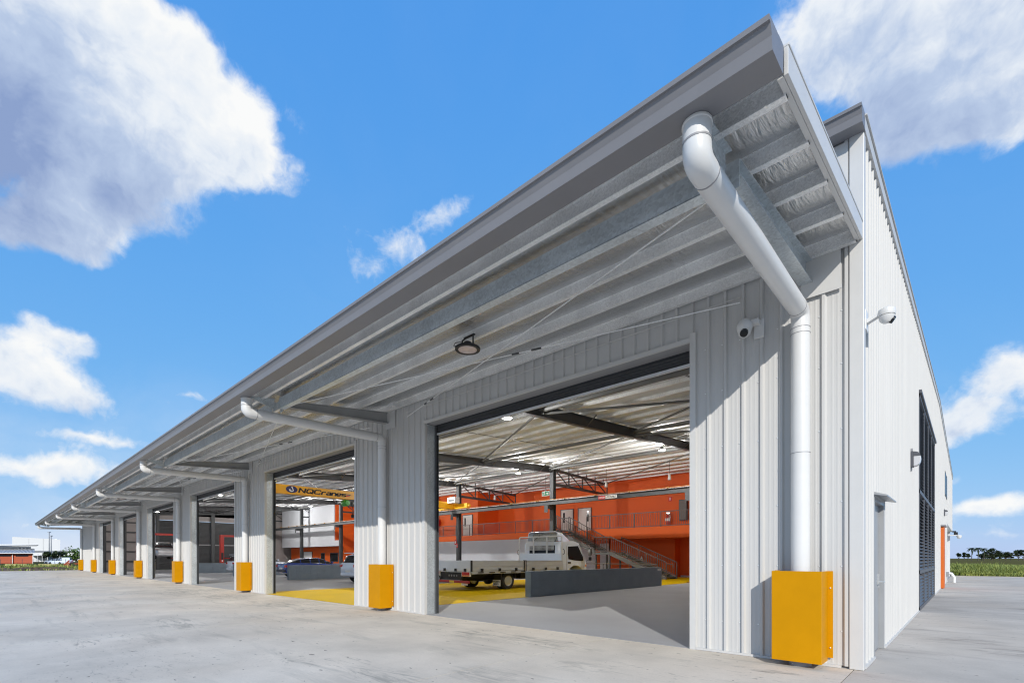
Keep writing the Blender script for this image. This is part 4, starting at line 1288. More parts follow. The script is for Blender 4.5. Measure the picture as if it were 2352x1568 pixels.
# pipe barrier in front of the stairs
t = thing("pipe_barrier", "thin grey pipe barrier behind the low wall before the stairs", "barrier", P(16, 20.6, 0))
g = MB(); g.tube([P(12.9, 20.6, .98), P(20.6, 20.6, .98)], .024, 8); g.tube([P(12.9, 20.6, .55), P(20.6, 20.6, .55)], .018, 8)
build(g, "rail", RAILM, t, smooth=True)
for s in (12.9, 14.8, 16.7, 18.6, 20.6):
    g = MB(); g.tube([P(s, 20.6, .01), P(s, 20.6, .98)], .024, 8); build(g, "post", RAILM, t, smooth=True)
t = thing("parts_bin", "small blue bin with a white bottle showing over the low wall", "bin", P(16.2, 24.6, 0))
g = MB(); g.box(-16.7, -15.9, 24.3, 24.9, .01, .98); build(g, "body", INKN, t, bevel=.02)
g = MB(); g.lathe([(.09, 0), (.1, .2), (.1, .35), (.04, .45), (.04, .5), (0, .5)], (-16.0, 24.45, .98), 10); build(g, "bottle", PLATE, t, smooth=True)
p = P(10.06, 15.1, .78)
t = thing("wall_tag", "tiny white tag at the far end of the low wall by the stairs", "tag", p)
g = MB(); g.box(p.x, p.x + .008, 14.95, 15.25, .74, .84); build(g, "plate", PLATE, t)
g = MB(); g.box(p.x + .0085, p.x + .011, 15.06, 15.14, .76, .82); build(g, "mark", SLEEVE, t)

# ------------------------------------------------------------------ overhead crane
t = thing("overhead_crane", "yellow overhead travelling crane spanning the bay behind the second doorway", "crane", P(30, 10, 5.3))
g = MB(); g.sbox(29.85, 30.15, .7, 19.4, 5.34, 5.88); g.sbox(29.78, 30.22, .7, 19.4, 5.31, 5.339); build(g, "girder", CRANEY, t, bevel=.01)
for q in (1.15, 19.0):
    g = MB(); g.sbox(28.2, 31.8, q - .14, q + .14, 5.345 if False else 5.36, 5.72); g.sbox(28.0, 28.2, q - .08, q + .08, 5.45, 5.6); g.sbox(31.8, 32.0, q - .08, q + .08, 5.45, 5.6)
    ec = build(g, "end_carriage", CRANEY, t, bevel=.01)
    for s in (28.5, 31.5):
        g = MB(); g.lathe([(.13, -.05), (.15, -.04), (.15, .04), (.13, .05)], P(s, q, 5.425), 14, 'y'); build(g, "wheel", STEEL, ec)
g = MB(); g.sbox(28.9, 29.8, 18.2, 18.7, 5.75, 6.2); build(g, "drive_box", DOORW, t, bevel=.01)
g = MB(); g.sbox(29.0, 29.7, 18.19, 18.199, 5.86, 6.05); build(g, "drive_plate", STEEL, t)
# hoist under the girder
hq = 9.75
g = MB(); g.lathe([(.0, -.35), (.16, -.34), (.22, -.2), (.22, .2), (.16, .34), (0, .35)], P(29.8, hq - .4, 5.05), 14, 'x'); ho = build(g, "hoist_motor", GREENP, t, smooth=True)
g = MB(); g.sbox(29.55, 30.3, hq - .05, hq + .5, 4.9, 5.3); g.tube([P(29.9, hq + .2, 4.9), P(29.9, hq + .2, 4.3)], .02, 6); g.lathe([(.1, 0), (.12, .15), (.05, .25)], P(29.9, hq + .2, 4.1), 10); build(g, "hoist_body", BLACK, t)
g = MB(); g.sbox(29.5, 29.56, hq + .05, hq + .35, 5.0, 5.12); build(g, "hoist_lamp", PLATE, t)
# lettering on the girder face towards the doorway
fx = -29.85 + .004
STROKES = {   # bold square letters as centre lines in a box one wide and one high
    'N': [[(.1, 0), (.1, 1), (.9, 0), (.9, 1)]], 'Q': [[(.25, .05), (.08, .2), (.08, .8), (.25, .95), (.75, .95), (.92, .8), (.92, .2), (.75, .05), (.25, .05)], [(.6, .3), (.95, -.05)]],
    'C': [[(.95, .78), (.8, .95), (.25, .95), (.08, .8), (.08, .2), (.25, .05), (.8, .05), (.95, .22)]],
    'r': [[(.12, 0), (.12, .68)], [(.12, .55), (.3, .68), (.9, .68)]], 'a': [[(.15, .68), (.8, .68), (.9, .58), (.9, 0)], [(.9, .38), (.2, .38), (.08, .28), (.08, .12), (.2, .03), (.9, .03)]],
    'n': [[(.1, 0), (.1, .68), (.75, .68), (.9, .55), (.9, 0)]], 'e': [[(.08, .35), (.92, .35), (.92, .55), (.8, .68), (.2, .68), (.08, .55), (.08, .15), (.2, .03), (.9, .03)]],
    's': [[(.9, .68), (.2, .68), (.08, .6), (.08, .42), (.2, .36), (.8, .36), (.92, .28), (.92, .1), (.8, .03), (.08, .03)]]}
adv = 6.2
for ch in "NQCranes":
    cw = .44 if ch.isupper() else .30
    g = MB(); hh = .26
    for ln in STROKES[ch]:
        pts = [(adv + x * cw + .32 * y * hh, 5.475 + y * hh) for x, y in ln]
        for (a0, b0), (a1, b1) in zip(pts[:-1], pts[1:]):
            dx, dy = a1 - a0, b1 - b0; l_ = math.hypot(dx, dy); ux, uy = dx / l_, dy / l_
            wx, wy = .056, .030                      # heavy uprights, lighter bars
            e0 = .5 * (abs(ux) * .03 + abs(uy) * .02)
            nx, ny = -uy * wx, ux * wy
            p0, p1, p2, p3 = (a0 - ux * e0 + nx, b0 - uy * e0 + ny), (a0 - ux * e0 - nx, b0 - uy * e0 - ny), (a1 + ux * e0 - nx, b1 + uy * e0 - ny), (a1 + ux * e0 + nx, b1 + uy * e0 + ny)
            g.extrude([(fx - .001, a, b) for a, b in (p0, p1, p2, p3)], (.004, 0, 0))
    build(g, "letter", INKB, t)
    adv += cw + (.055 if ch.isupper() else .05)
g = MB()
g.extrude([(fx - .003, 5.80 + .36 * math.cos(2 * math.pi * k / 28), 5.62 + .215 * math.sin(2 * math.pi * k / 28)) for k in range(28)], (.004, 0, 0)); build(g, "badge", INKN, t)
g = MB(); pts = []
for k in range(15):
    a = R(150) + R(235) * k / 14; pts.append((5.78 + .15 * math.cos(a), 5.575 + .105 * math.sin(a)))
inner = []
for k in range(15):
    a = R(385) - R(235) * k / 14; inner.append((5.80 + .085 * math.cos(a), 5.60 + .055 * math.sin(a)))
g.extrude([(fx + .0015, a, b) for a, b in pts + inner], (.003, 0, 0))
g.extrude([(fx + .0015, a, b) for a, b in ((5.83, 5.62), (5.90, 5.62), (5.84, 5.80), (5.79, 5.80), (5.76, 5.74), (5.80, 5.74))], (.003, 0, 0)); build(g, "hook_mark", PLATE, t)
g = MB(); g.extrude([(fx, a, b) for a, b in ((9.42, 5.60), (9.74, 5.60), (9.78, 5.66), (9.46, 5.66))], (.003, 0, 0)); build(g, "flag_mark", INKN, t)
g = MB(); g.extrude([(fx, a, b) for a, b in ((9.36, 5.50), (9.68, 5.50), (9.72, 5.56), (9.40, 5.56))], (.003, 0, 0)); build(g, "flag_mark", INKR, t)

# ------------------------------------------------------------------ vehicles
def wheel(parent, c, r, w, side, name="wheel", rim=CHROME, dual=False):
    """axis along local x; side = +1 when the outer face looks to +x"""
    g = MB(); g.lathe([(r * .62, -w / 2), (r * .93, -w / 2), (r, -w / 2 + .03), (r, w / 2 - .03), (r * .93, w / 2), (r * .62, w / 2)], c, 28, 'x', caps=False)
    t = build(g, name, RUB, parent, smooth=True, local=True)
    f = w / 2 * side
    g = MB(); g.lathe([(r * .62, f * .9), (r * .60, f * 1.03), (r * .55, f * .95), (r * .5, f * (.6 if dual else .8)), (r * .2, f * (.66 if dual else .85)), (r * .18, f * (.8 if dual else .95)), (0, f * (.82 if dual else .95))], c, 24, 'x')
    build(g, "rim", rim, t, smooth=True, local=True)
    g = MB()
    for k in range(6 if dual else 5):
        a = 2 * math.pi * k / (6 if dual else 5)
        rr = r * .36
        g.lathe([(.045 if dual else r * .13, f * (.655 if dual else .86)), (.04, f * (.70 if dual else .90))], (c[0], c[1] + rr * math.cos(a), c[2] + rr * math.sin(a)), 8, 'x')
    build_each(g, "rim_hole", BLACK, t, local=True)
    return t


def make_car(name, lab, cat, loc, rz, L_, Wd, paint, style, glass=GLASS):
    """local y is forward, origin on the ground under the centre"""
    t = thing(name, lab, cat, loc, rz)
    hw = Wd / 2
    if style == 'sedan':
        st = [(-.5, .52, .80, .78), (-.49, .34, .98, .88), (-.44, .24, 1.02, .96), (-.3, .2, 1.0, 1), (0, .2, .96, 1), (.2, .2, .93, 1), (.36, .22, .86, .98), (.46, .26, .76, .92), (.495, .34, .66, .80), (.5, .4, .6, .7)]
        cab = [(-.40, .98, 1.03, .86), (-.27, .97, 1.26, .86), (-.12, .96, 1.36, .87), (.02, .96, 1.36, .87), (.12, .94, 1.24, .87), (.26, .92, .96, .88)]
    else:
        st = [(-.5, .6, .85, .84), (-.49, .42, 1.08, .93), (-.46, .32, 1.12, .98), (-.3, .26, 1.1, 1), (0, .26, 1.08, 1), (.2, .26, 1.06, 1), (.36, .28, 1.0, .98), (.46, .34, .9, .93), (.495, .42, .8, .84), (.5, .5, .72, .76)]
        cab = [(-.475, 1.06, 1.12, .88), (-.44, 1.08, 1.48, .84), (-.36, 1.08, 1.60, .84), (0, 1.07, 1.62, .86), (.08, 1.06, 1.56, .87), (.24, 1.04, 1.07, .90)]
    secs = []
    for (fy, zb, ztp, k) in st:
        y = fy * L_; w = hw * k
        secs.append([(-w * .86, y, zb), (-w * .97, y, zb + .10), (-w, y, zb + (ztp - zb) * .5), (-w * .975, y, ztp - .09), (-w * .88, y, ztp), (w * .88, y, ztp), (w * .975, y, ztp - .09), (w, y, zb + (ztp - zb) * .5), (w * .97, y, zb + .10), (w * .86, y, zb)])
    g = MB(); g.loft(secs); body = build(g, "body", paint, t, smooth=True, local=True)
    secs = []; roof = []
    for (fy, zb, ztp, k) in cab:
        y = fy * L_; w = hw * k; h = ztp - zb
        secs.append([(-w, y, zb - .05), (-w * .97, y, zb + h * .3), (-w * .80, y, ztp - .02), (-w * .6, y, ztp), (w * .6, y, ztp), (w * .80, y, ztp - .02), (w * .97, y, zb + h * .3), (w, y, zb - .05)])
        roof.append((y, ztp, w))
    g = MB(); g.loft(secs); build(g, "windows", glass, t, smooth=True, local=True)
    g = MB(); rs = [[(-w * .83, y, z - .035), (-w * .62, y, z + .012), (w * .62, y, z + .012), (w * .83, y, z - .035), (w * .6, y, z - .03), (-w * .6, y, z - .03)] for (y, z, w) in roof[1:-1]]
    g.loft(rs); build(g, "roof", paint, t, smooth=True, local=True)
    g = MB()
    for sx in (-1, 1):
        for i in (1, 2, 3, 4):
            (fy, zb, ztp, k) = cab[i]
            y = fy * L_; w = hw * k
            g.beam((sx * w * 1.003, y, zb), (sx * w * .82, y, ztp - .02), .03, .07, (0, 1, 0))
    build_each(g, "pillar", paint, t, local=True)
    r = .33 if style == 'sedan' else .36
    for sx in (-1, 1):
        for fy in (-.29, .315):
            g = MB(); g.lathe([(r * 1.13, -.02), (r * 1.13, .02)], (sx * (hw - .008), fy * L_, r + .02), 24, 'x'); build(g, "wheel_arch", BLACK, t, local=True)
            wheel(t, (sx * (hw - .10), fy * L_, r), r, .22, sx, rim=CARS)
    g = MB(); zl = .72 if style == 'sedan' else .86
    for sx in (-1, 1): g.box(sx * hw * .80 - .14, sx * hw * .80 + .14, -.497 * L_ - .02, -.48 * L_, zl, zl + .14)
    build_each(g, "tail_light", REDL, t, local=True)
    g = MB()
    for sx in (-1, 1): g.box(sx * hw * .62 - .16, sx * hw * .62 + .16, .478 * L_, .497 * L_ + .005, .6 if style == 'sedan' else .72, .7 if style == 'sedan' else .84)
    build_each(g, "headlight", GLASSL, t, local=True)
    g = MB(); g.box(-.26, .26, -.5 * L_ - .016, -.49 * L_, .58, .69); build(g, "number_plate", PLATE, t, local=True)
    g = MB(); g.box(-hw * .8, hw * .8, -.5 * L_ - .03, -.47 * L_, .40, .53); g.box(-hw * .8, hw * .8, .47 * L_, .5 * L_ + .02, .36, .5); build_each(g, "bumper", paint if style != 'sedan' else BLACK, t, bevel=.02, local=True)
    g = MB()
    for sx in (-1, 1): g.box(sx * (hw + .09) - .09, sx * (hw + .09) + .09, .19 * L_, .22 * L_, .98 if style == 'sedan' else 1.1, 1.1 if style == 'sedan' else 1.26)
    build_each(g, "mirror", paint, t, bevel=.02, local=True)
    if style != 'sedan':
        g = MB(); g.box(-hw * .7, hw * .7, -.47 * L_, -.40 * L_, 1.60, 1.64); build(g, "rear_spoiler", paint, t, bevel=.01, local=True)
        g = MB()
        for sx in (-1, 1): g.beam((sx * hw * .58, -.36 * L_, 1.66), (sx * hw * .6, .06 * L_, 1.67), .04, .04)
        build_each(g, "roof_rail", CHROME, t, local=True)
    return t


make_car("parked_car", "dark blue sedan parked behind a low grey wall", "car", P(34.0, 9.1, .004), 0, 4.6, 1.8, CARB, 'sedan')
make_car("parked_car", "white wagon parked tail-out left of the second pier", "car", P(23.5, 8.5, .004), 0, 4.8, 1.85, CARW, 'suv')
make_car("parked_car", "white car whose tail shows beside the third yellow guard", "car", P(42.8, 8.7, .004), 0, 4.8, 1.85, CARW, 'suv')
make_car("raised_car", "silver car lifted off the floor under a red beam", "car", P(56.4, 4.5, 1.25), R(-90), 4.8, 1.9, CARS, 'suv')


def make_lift(s, q, lab):
    t = thing("car_lift", lab, "car lift", P(s, q, 0), group="red two-post car lifts")
    for sg in (-1, 1):
        y = q + sg * 1.85
        g = MB(); g.sbox(s - .2, s + .2, y - .16, y + .16, .03, 3.75); pst = build(g, "post", REDP, t, bevel=.01)
        g = MB(); g.sbox(s - .35, s + .35, y - .3, y + .3, .004, .03); build(g, "base_plate", REDP, pst)
        g = MB(); g.sbox(s - .25, s - .203, y - .1, y + .1, 1.2, 1.9); build(g, "carriage", BLACK, pst)
        g = MB(); g.sbox(s - .212, s - .2035, y - .05, y + .05, 1.0, 1.16); build(g, "plate", PLATE, pst)
        for ds in (-.9, .9):
            g = MB(); g.beam(P(s, y - sg * .18, 1.33), P(s + ds, y - sg * .9, 1.33), .1, .08); build(g, "arm", REDP, t)
    g = MB(); g.sbox(s - .1, s + .1, q - 1.69, q + 1.69, 3.55, 3.74); build(g, "crossbeam", REDP, t)


make_lift(56.3, 4.5, "red two-post lift holding the raised car")
make_lift(55.8, 11.4, "empty red two-post lift in front of the dark roller doors")


def make_truck():
    # local: y forward, x to the right (towards the doorway), origin at the rear right corner of the tray, on the floor
    ang = R(0)
    base = P(13.6, 6.05, .004)
    t = thing("flatbed_truck", "white flatbed truck with aluminium dropside tray parked on the yellow floor", "truck", base, R(-2.5))
    Wt, Lt = 3.0, 5.75             # tray
    xl, xr = -Wt, 0.0
    zb, zt_ = .82, 1.235
    def B(m, name, boxes, bevel=0.0, parent=t, smooth=False):
        g = MB()
        for b in boxes: g.box(*b)
        return build_each(g, name, m, parent, bevel=bevel, local=True, smooth=smooth)[0]
    B(ALU, "tray_deck", [(xl + .02, xr - .02, .05, Lt, .76, .82)])
    B(BLACK, "chassis_rail", [(-1.95, -1.8, .1, 7.6, .5, .74), (-.95, -.8, .1, 7.6, .5, .74)])
    B(BLACK, "cross_member", [(xl + .15, xr - .1, y, y + .07, .66, .76) for y in (.3, 1.1, 1.9, 2.7, 3.5, 4.3, 5.1, 5.8)])
    mid = 3.1
    for y0, y1 in ((.06, mid - .09), (mid + .09, Lt - .02)):
        for x0, x1 in ((xr - .03, xr), (xl, xl + .03)):
            sb = B(ALU, "side_board", [(x0, x1, y0, y1, zb, zt_)], .004)
            sg = 1 if x0 > -1 else -1
            xx = xr if sg > 0 else xl
            B(ALU, "board_rib", [(min(xx, xx + sg * .012), max(xx, xx + sg * .012), y0, y1, z, z + .02) for z in (zb + .02, zb + .19, zt_ - .03)], parent=sb)
            n = 3
            B(BLACK, "hinge", [(min(xx, xx + sg * .045), max(xx, xx + sg * .045), y0 + (y1 - y0) * (k + .5) / n - .06, y0 + (y1 - y0) * (k + .5) / n + .06, zb - .02, zb + .10) for k in range(n)], parent=sb)
    B(BLACK, "corner_post", [(xr - .05, xr + .012, mid - .08, mid - .03, zb - .05, zt_ + .02), (xr - .05, xr + .012, mid + .03, mid + .08, zb - .05, zt_ + .02), (xr - .05, xr + .01, 0.0, .055, zb - .02, zt_ + .02), (xl - .01, xl + .05, 0, .055, zb - .02, zt_ + .02)])
    B(CHROME, "centre_post", [(xr - .04, xr + .016, mid - .028, mid + .028, zb - .12, zt_)])
    tg = B(ALUW, "tailgate", [(xl + .06, xr - .06, .0, .03, zb, zt_)], .004)
    B(BLACK, "hinge", [(x - .05, x + .05, -.045, 0, zb - .02, zb + .1) for x in (-.38, -1.0, -1.75, -2.4)], parent=tg)
    B(ALU, "tray_coaming", [(xr - .05, xr - .004, .05, Lt, .70, .815)])
    B(BLACK, "rope_rail", [(xr - .012, xr + .02, .35 + k * .62, .65 + k * .62, .74, .775) for k in range(9)])
    # rear lights, bar, plate, step
    B(PLATE, "light_frame", [(-.62, -.08, .0, .05, .60, .80)])
    B(REDL, "tail_light", [(-.58, -.12, -.02, 0, .66, .78)])
    B(AMBL, "indicator", [(-.58, -.12, -.025, -.0, .61, .655)])
    B(PLATE, "light_frame", [(-2.66, -2.12, .0, .05, .60, .80)])
    B(REDL, "tail_light", [(-2.62, -2.16, -.02, 0, .66, .78)])
    B(BLACK, "tow_frame", [(-2.1, -.65, .05, .12, .45, .72)])
    g = MB()
    for k in range(4): g.lathe([(.045, -.004), (.045, .0)], (-1.0 - k * .17, .045, .62), 10, 'y')
    build_each(g, "frame_hole", SLEEVE, t, local=True)
    g = MB(); g.beam((-.5, .03, .66), (-.75, -.02, .36), .06, .03); g.beam((-2.2, .03, .66), (-2.0, -.02, .36), .06, .03); build_each(g, "bar_bracket", BLACK, t, local=True)
    B(REFR, "underrun_bar", [(xl + .05, -.08, -.06, .0, .33, .43)], .01)
    B(PLATEY, "reflector", [(-1.35, -1.05, -.068, -.061, .34, .42)])
    B(PLATE, "number_plate", [(-.62, -.22, -.01, .0, .24, .32)])
    # headboard and ladder rack
    hb = B(ALUW, "headboard", [(xl + .03, xr - .03, Lt - .06, Lt - .03, zt_ - .0, zt_ + .35)], .004)
    g = MB()
    pts = [(xl + .06, Lt - .045, zt_ - .3)] + [tuple(p) for p in elbow((xl + .06, Lt - .045, zt_), (xl + .06, Lt - .045, zt_ + 1.18), (xr - .06, Lt - .045, zt_ + 1.18), .12)] + [tuple(p) for p in elbow((xl, Lt - .045, zt_ + 1.18), (xr - .06, Lt - .045, zt_ + 1.18), (xr - .06, Lt - .045, zt_), .12)] + [(xr - .06, Lt - .045, zt_ - .3)]
    g.tube(pts, .032, 10); build(g, "hoop", PVC, t, smooth=True, local=True)
    B(PVC, "hoop_upright", [(-1.95, -1.88, Lt - .07, Lt - .02, zt_ + .35, zt_ + 1.16), (-1.05, -.98, Lt - .07, Lt - .02, zt_ + .35, zt_ + 1.16)])
    g = MB()
    z0, z1, x0, x1 = zt_ + .52, zt_ + .98, -2.4, -.55
    for k in range(25): x = x0 + (x1 - x0) * k / 24; g.box(x - .007, x + .007, Lt - .085, Lt - .071, z0, z1)
    for k in range(8): z = z0 + (z1 - z0) * k / 7; g.box(x0, x1, Lt - .092, Lt - .0855, z - .007, z + .007)
    build(g, "window_mesh", PVC, t, kind='stuff', local=True)
    g = MB()
    for x in (xl - .0, xr + .0): g.tube([(x, Lt - .02, zt_ + .28), (x + (.07 if x > -1 else -.07), Lt - .02, zt_ + .33), (x + (.07 if x > -1 else -.07), Lt - .02, zt_ + .5), (x, Lt - .02, zt_ + .55)], .018, 6)
    build_each(g, "grab_hook", BLACK, t, local=True)
    # cab (narrower than the tray)
    cx0, cx1 = -2.72, -.2
    y0 = Lt + .08
    def sec(x, inset):
        return [(x, y0 + inset, .62), (x, y0 + inset, 2.02), (x, y0 + .10 + inset, 2.16), (x, y0 + .9, 2.20), (x, y0 + 1.35, 2.10), (x, y0 + 1.98 - inset, 1.30), (x, y0 + 2.05 - inset, 1.05), (x, y0 + 2.05 - inset, .40), (x, y0 + 1.75, .36), (x, y0 + 1.72, .62), (x, y0 + 1.60, .85), (x, y0 + 1.30, .98), (x, y0 + .95, .98), (x, y0 + .66, .85), (x, y0 + .56, .62)]
    g = MB(); g.loft([sec(cx0, .06), sec(cx0 + .06, .0), sec(cx1 - .06, .0), sec(cx1, .06)])
    cab = build(g, "cab", CARW, t, smooth=True, local=True)
    g = MB(); g.extrude([(cx1 + .002, y0 + a, b) for a, b in ((.55, 1.30), (.50, 1.55), (.52, 1.92), (1.30, 1.96), (1.72, 1.42), (1.74, 1.22), (1.60, 1.2), (.95, 1.24))], (.006, 0, 0)); dw = build(g, "side_window", GLASS, cab, local=True)
    g = MB(); loop = [(.40, .66), (.40, 1.90), (.46, 2.02), (1.33, 2.03), (1.86, 1.33), (1.88, .95), (1.72, .95)]
    for i in range(len(loop) - 1): g.beam((cx1 + .003, y0 + loop[i][0], loop[i][1]), (cx1 + .003, y0 + loop[i + 1][0], loop[i + 1][1]), .012, .006)
    build(g, "door_gap", SLEEVE, cab, local=True)
    B(BLACK, "door_handle", [(cx1, cx1 + .03, y0 + .5, y0 + .72, 1.08, 1.16)], .005, cab)
    g = MB(); g.extrude([(x, y, z) for x, y, z in ((cx0 + .12, y0 + 1.43, 2.03), (cx1 - .12, y0 + 1.43, 2.03), (cx1 - .1, y0 + 1.93, 1.38), (cx0 + .1, y0 + 1.93, 1.38))], (0, .02, .012)); build(g, "windscreen", GLASS, cab, local=True)
    B(GLASS, "rear_window", [(cx0 + .4, cx1 - .4, y0 - .004, y0 + .01, 1.5, 1.98)], 0, cab)
    g = MB(); g.tube([(cx1, y0 + 1.6, 1.95), (cx1 + .25, y0 + 1.95, 1.85), (cx1 + .27, y0 + 1.97, 1.3), (cx1 + .05, y0 + 1.95, 1.2)], .014, 6); build(g, "mirror_arm", BLACK, cab, local=True)
    B(BLACK, "mirror", [(cx1 + .18, cx1 + .36, y0 + 1.92, y0 + 2.0, 1.48, 1.82), (cx1 + .2, cx1 + .36, y0 + 1.92, y0 + 1.99, 1.22, 1.4)], .02, cab)
    B(CHROME, "mirror_glass", [(cx1 + .2, cx1 + .34, y0 + 1.912, y0 + 1.918, 1.5, 1.8)], 0, cab)
    B(BLACK, "step", [(cx1 - .2, cx1 + .02, y0 + .1, y0 + .55, .36, .6)], .01, cab)
    B(AMBL, "side_indicator", [(cx1 + .0, cx1 + .012, y0 + 1.92, y0 + 2.0, .92, 1.02)], 0, cab)
    # roof wind deflector, open at the back
    g = MB(); outer = []; 
    def arch(y, w, z1_, z0_=2.18, n=6):
        m_ = (cx0 + cx1) / 2
        pts = [(m_ - w / 2 - .06, y, z0_)]
        for k in range(n + 1): a = math.pi - math.pi / 2 * k / n; pts.append((m_ - w / 2 + .15 + .15 * math.cos(a), y, z1_ - .15 + .15 * math.sin(a)))
        for k in range(n + 1): a = math.pi / 2 - math.pi / 2 * k / n; pts.append((m_ + w / 2 - .15 + .15 * math.cos(a), y, z1_ - .15 + .15 * math.sin(a)))
        pts.append((m_ + w / 2 + .06, y, z0_)); return pts
    g.loft([arch(y0 + .05, 1.95, 2.66), arch(y0 + .5, 1.9, 2.62), arch(y0 + .95, 1.75, 2.42), arch(y0 + 1.25, 1.55, 2.32, 2.13)], caps=False, closed=False)
    df = build(g, "wind_deflector", CARW, cab, smooth=True, local=True)
    g = MB(); ib = arch(y0 + .30, 1.82, 2.60, 2.19)
    g.add(ib, [tuple(range(len(ib)))]); build(g, "deflector_liner", mat("grey_mottled_fibreglass", (.42, .42, .38), .7, vary=.35, vscale=14, bump=.3, bscale=30), cab, local=True)
    g = MB(); g.tube(arch(y0 + .05, 1.95, 2.66), .022, 8); build(g, "deflector_rim", CARW, cab, smooth=True, local=True)
    g = MB()
    for x in (-1.95, -.75): g.tube([(x - (.2 if x < -1 else -.1), y0 + .08, 2.18), (x + .1, y0 + .28, 2.52)], .014, 6)
    build_each(g, "deflector_strut", BLACK, cab, local=True)
    # wheels
    r = .37
    ya = 2.15
    for sx, x in ((1, -.20), (-1, -2.78)):
        wheel(t, (x, ya, r), r, .22, sx, dual=True)
        wheel(t, (x - sx * .26, ya, r), r, .22, -sx, dual=True)
        wheel(t, (x - sx * .12, y0 + 1.12, r), r, .22, sx, dual=True)
    g = MB(); g.tube([(-2.6, ya, r), (-.4, ya, r)], .08, 10); g.lathe([(0, -.2), (.17, -.15), (.2, 0), (.17, .15), (0, .2)], (-1.4, ya, r), 14, 'y'); build(g, "rear_axle", BLACK, t, smooth=True, local=True)
    g = MB(); g.tube([(-1.1, .6, .45), (-1.1, 3.5, .5)], .07, 8); g.box(-.9, -.3, 3.1, 3.9, .42, .74); g.box(-.75, -.25, 4.2, 5.2, .36, .72); build(g, "underbody_tank", BLACK, t, local=True)
    B(BLACK, "mudguard", [(-.55, -.06, ya - .47, ya - .40, .40, .74), (-.55, -.06, ya + .40, ya + .44, .45, .74)])
    mf = B(PLATE, "mudflap", [(-.55, -.07, ya - .50, ya - .485, .16, .42)], .004)
    wq = math.cos(R(-4)); 
    o1 = Matrix.Rotation(R(-4.0), 4, 'Z')
    for body, z, sz in (("HYUNDAI", .31, .10), ("MIGHTY", .21, .09)):
        tx = text_mesh(body, sz, INKB, "lettering", None, (-.53 + (.06 if sz < .1 else .0), ya - .504, z), (1, 0, 0), (0, 0, 1), offset=.001, xs=.95)
        tx.parent = mf


make_truck()

# ------------------------------------------------------------------ background
def at(u, depth, z=0.0): return CAM.xy.to_3d() + FWD * depth + RGT * (u * depth) + Vector((0, 0, z))


def facing(loc):  # yaw so that local -y looks back at the camera
    d = (loc - CAM); return math.atan2(-d.x, d.y)


def D(px): return (px - 1176) / 1128


SK = 0.0          # plan skew of a far building: its sides run away along this slope


def far_box(parent, name, m, x0, x1, y0, y1, z0, z1):
    g = MB(); g.box(x0, x1, y0, y1, z0, z1)
    g.v = [(x + SK * y, y, z) for x, y, z in g.v]
    return build(g, name, m, parent, local=True)


# brick building with two roofs
dp = 125; k = dp / 1128
loc = at(D(30), dp); t = thing("brick_building", "low orange brick building with grey ribbed roof and raised clerestory roof", "building", loc, YAW)
X = lambda px: (px - 30) * k
Z = lambda py: 1.35 + (1281 - py) * k
SK = -.97
far_box(t, "wall", BRICK, X(-60), X(75.5), 0, 14, 0, 2.6)
for (a, b) in ((-40, 25), (36, 65)): far_box(t, "window", GLASS, X(a), X(b), -.04, .0, 1.75, 2.3)
far_box(t, "column", PLATE, X(28), X(29.2), -.3, -.05, 0, 2.6)
far_box(t, "column", PLATE, X(74.6), X(75.8), -.3, -.05, 0, 2.6)
g = MB(); g.extrude([(X(-62), -1.0, 2.55), (X(89), -1.0, 2.55), (X(79) + SK * 6, 6, 3.75), (X(-62) + SK * 6, 6, 3.75)], (0, 0, .1)); rf = build(g, "roof", FARG, t, local=True)
g = MB()
for j in range(46):
    f = j / 46; x0 = X(-60) + (X(88) - X(-60)) * f; g.beam((x0, -1.0, 2.69), (x0 * .93 - .4 + SK * 6, 6, 3.89), .06, .08)
build(g, "roof_ribs", FARW, rf, local=True)
far_box(t, "gutter", FARW, X(-62), X(89), -1.12, -1.0, 2.5, 2.68)
far_box(t, "clerestory_wall", FARW, X(-60), X(70), 6, 12, 3.7, 4.4)
g = MB(); g.hexa([(X(-62) + SK * 3.5, 3.5, 4.55), (X(86) + SK * 3.5, 3.5, 4.75), (X(86) + SK * 13, 13, 4.75), (X(-62) + SK * 13, 13, 4.55), (X(-62) + SK * 3.5, 3.5, 5.0), (X(88.5) + SK * 3.5, 3.5, 4.95), (X(88.5) + SK * 13, 13, 4.95), (X(-62) + SK * 13, 13, 5.0)]); build(g, "upper_roof", FARW, t, local=True)
for j in range(3): far_box(t, "roof_vent", FARW, X(38 + j * 9), X(41.5 + j * 9), 5.4, 5.9, 3.7, 4.15)
# tall white hall
dp = 260; k = dp / 1128; loc = at(D(85), dp); X = lambda px: (px - 85) * k; Z = lambda py: 1.35 + (1281 - py) * k
t = thing("white_hall", "tall pale windowless hall far behind the brick building", "building", loc, YAW)
g = MB(); g.hexa([(X(28), 0, 0), (X(136), 0, 0), (X(136) + SK * 60, 60, 0), (X(28) + SK * 60, 60, 0), (X(28), 0, Z(1232)), (X(139), 0, Z(1238.5)), (X(139) + SK * 60, 60, Z(1238.5)), (X(28) + SK * 60, 60, Z(1232))]); build(g, "wall", FARW, t, local=True)
for px in (66, 99): far_box(t, "panel_joint", FARG, X(px), X(px) + .12, -.05, 0, 0, Z(1236.5))
far_box(t, "roof_vent", FARW, X(126), X(131), 2, 5, Z(1238.5), Z(1236.3))
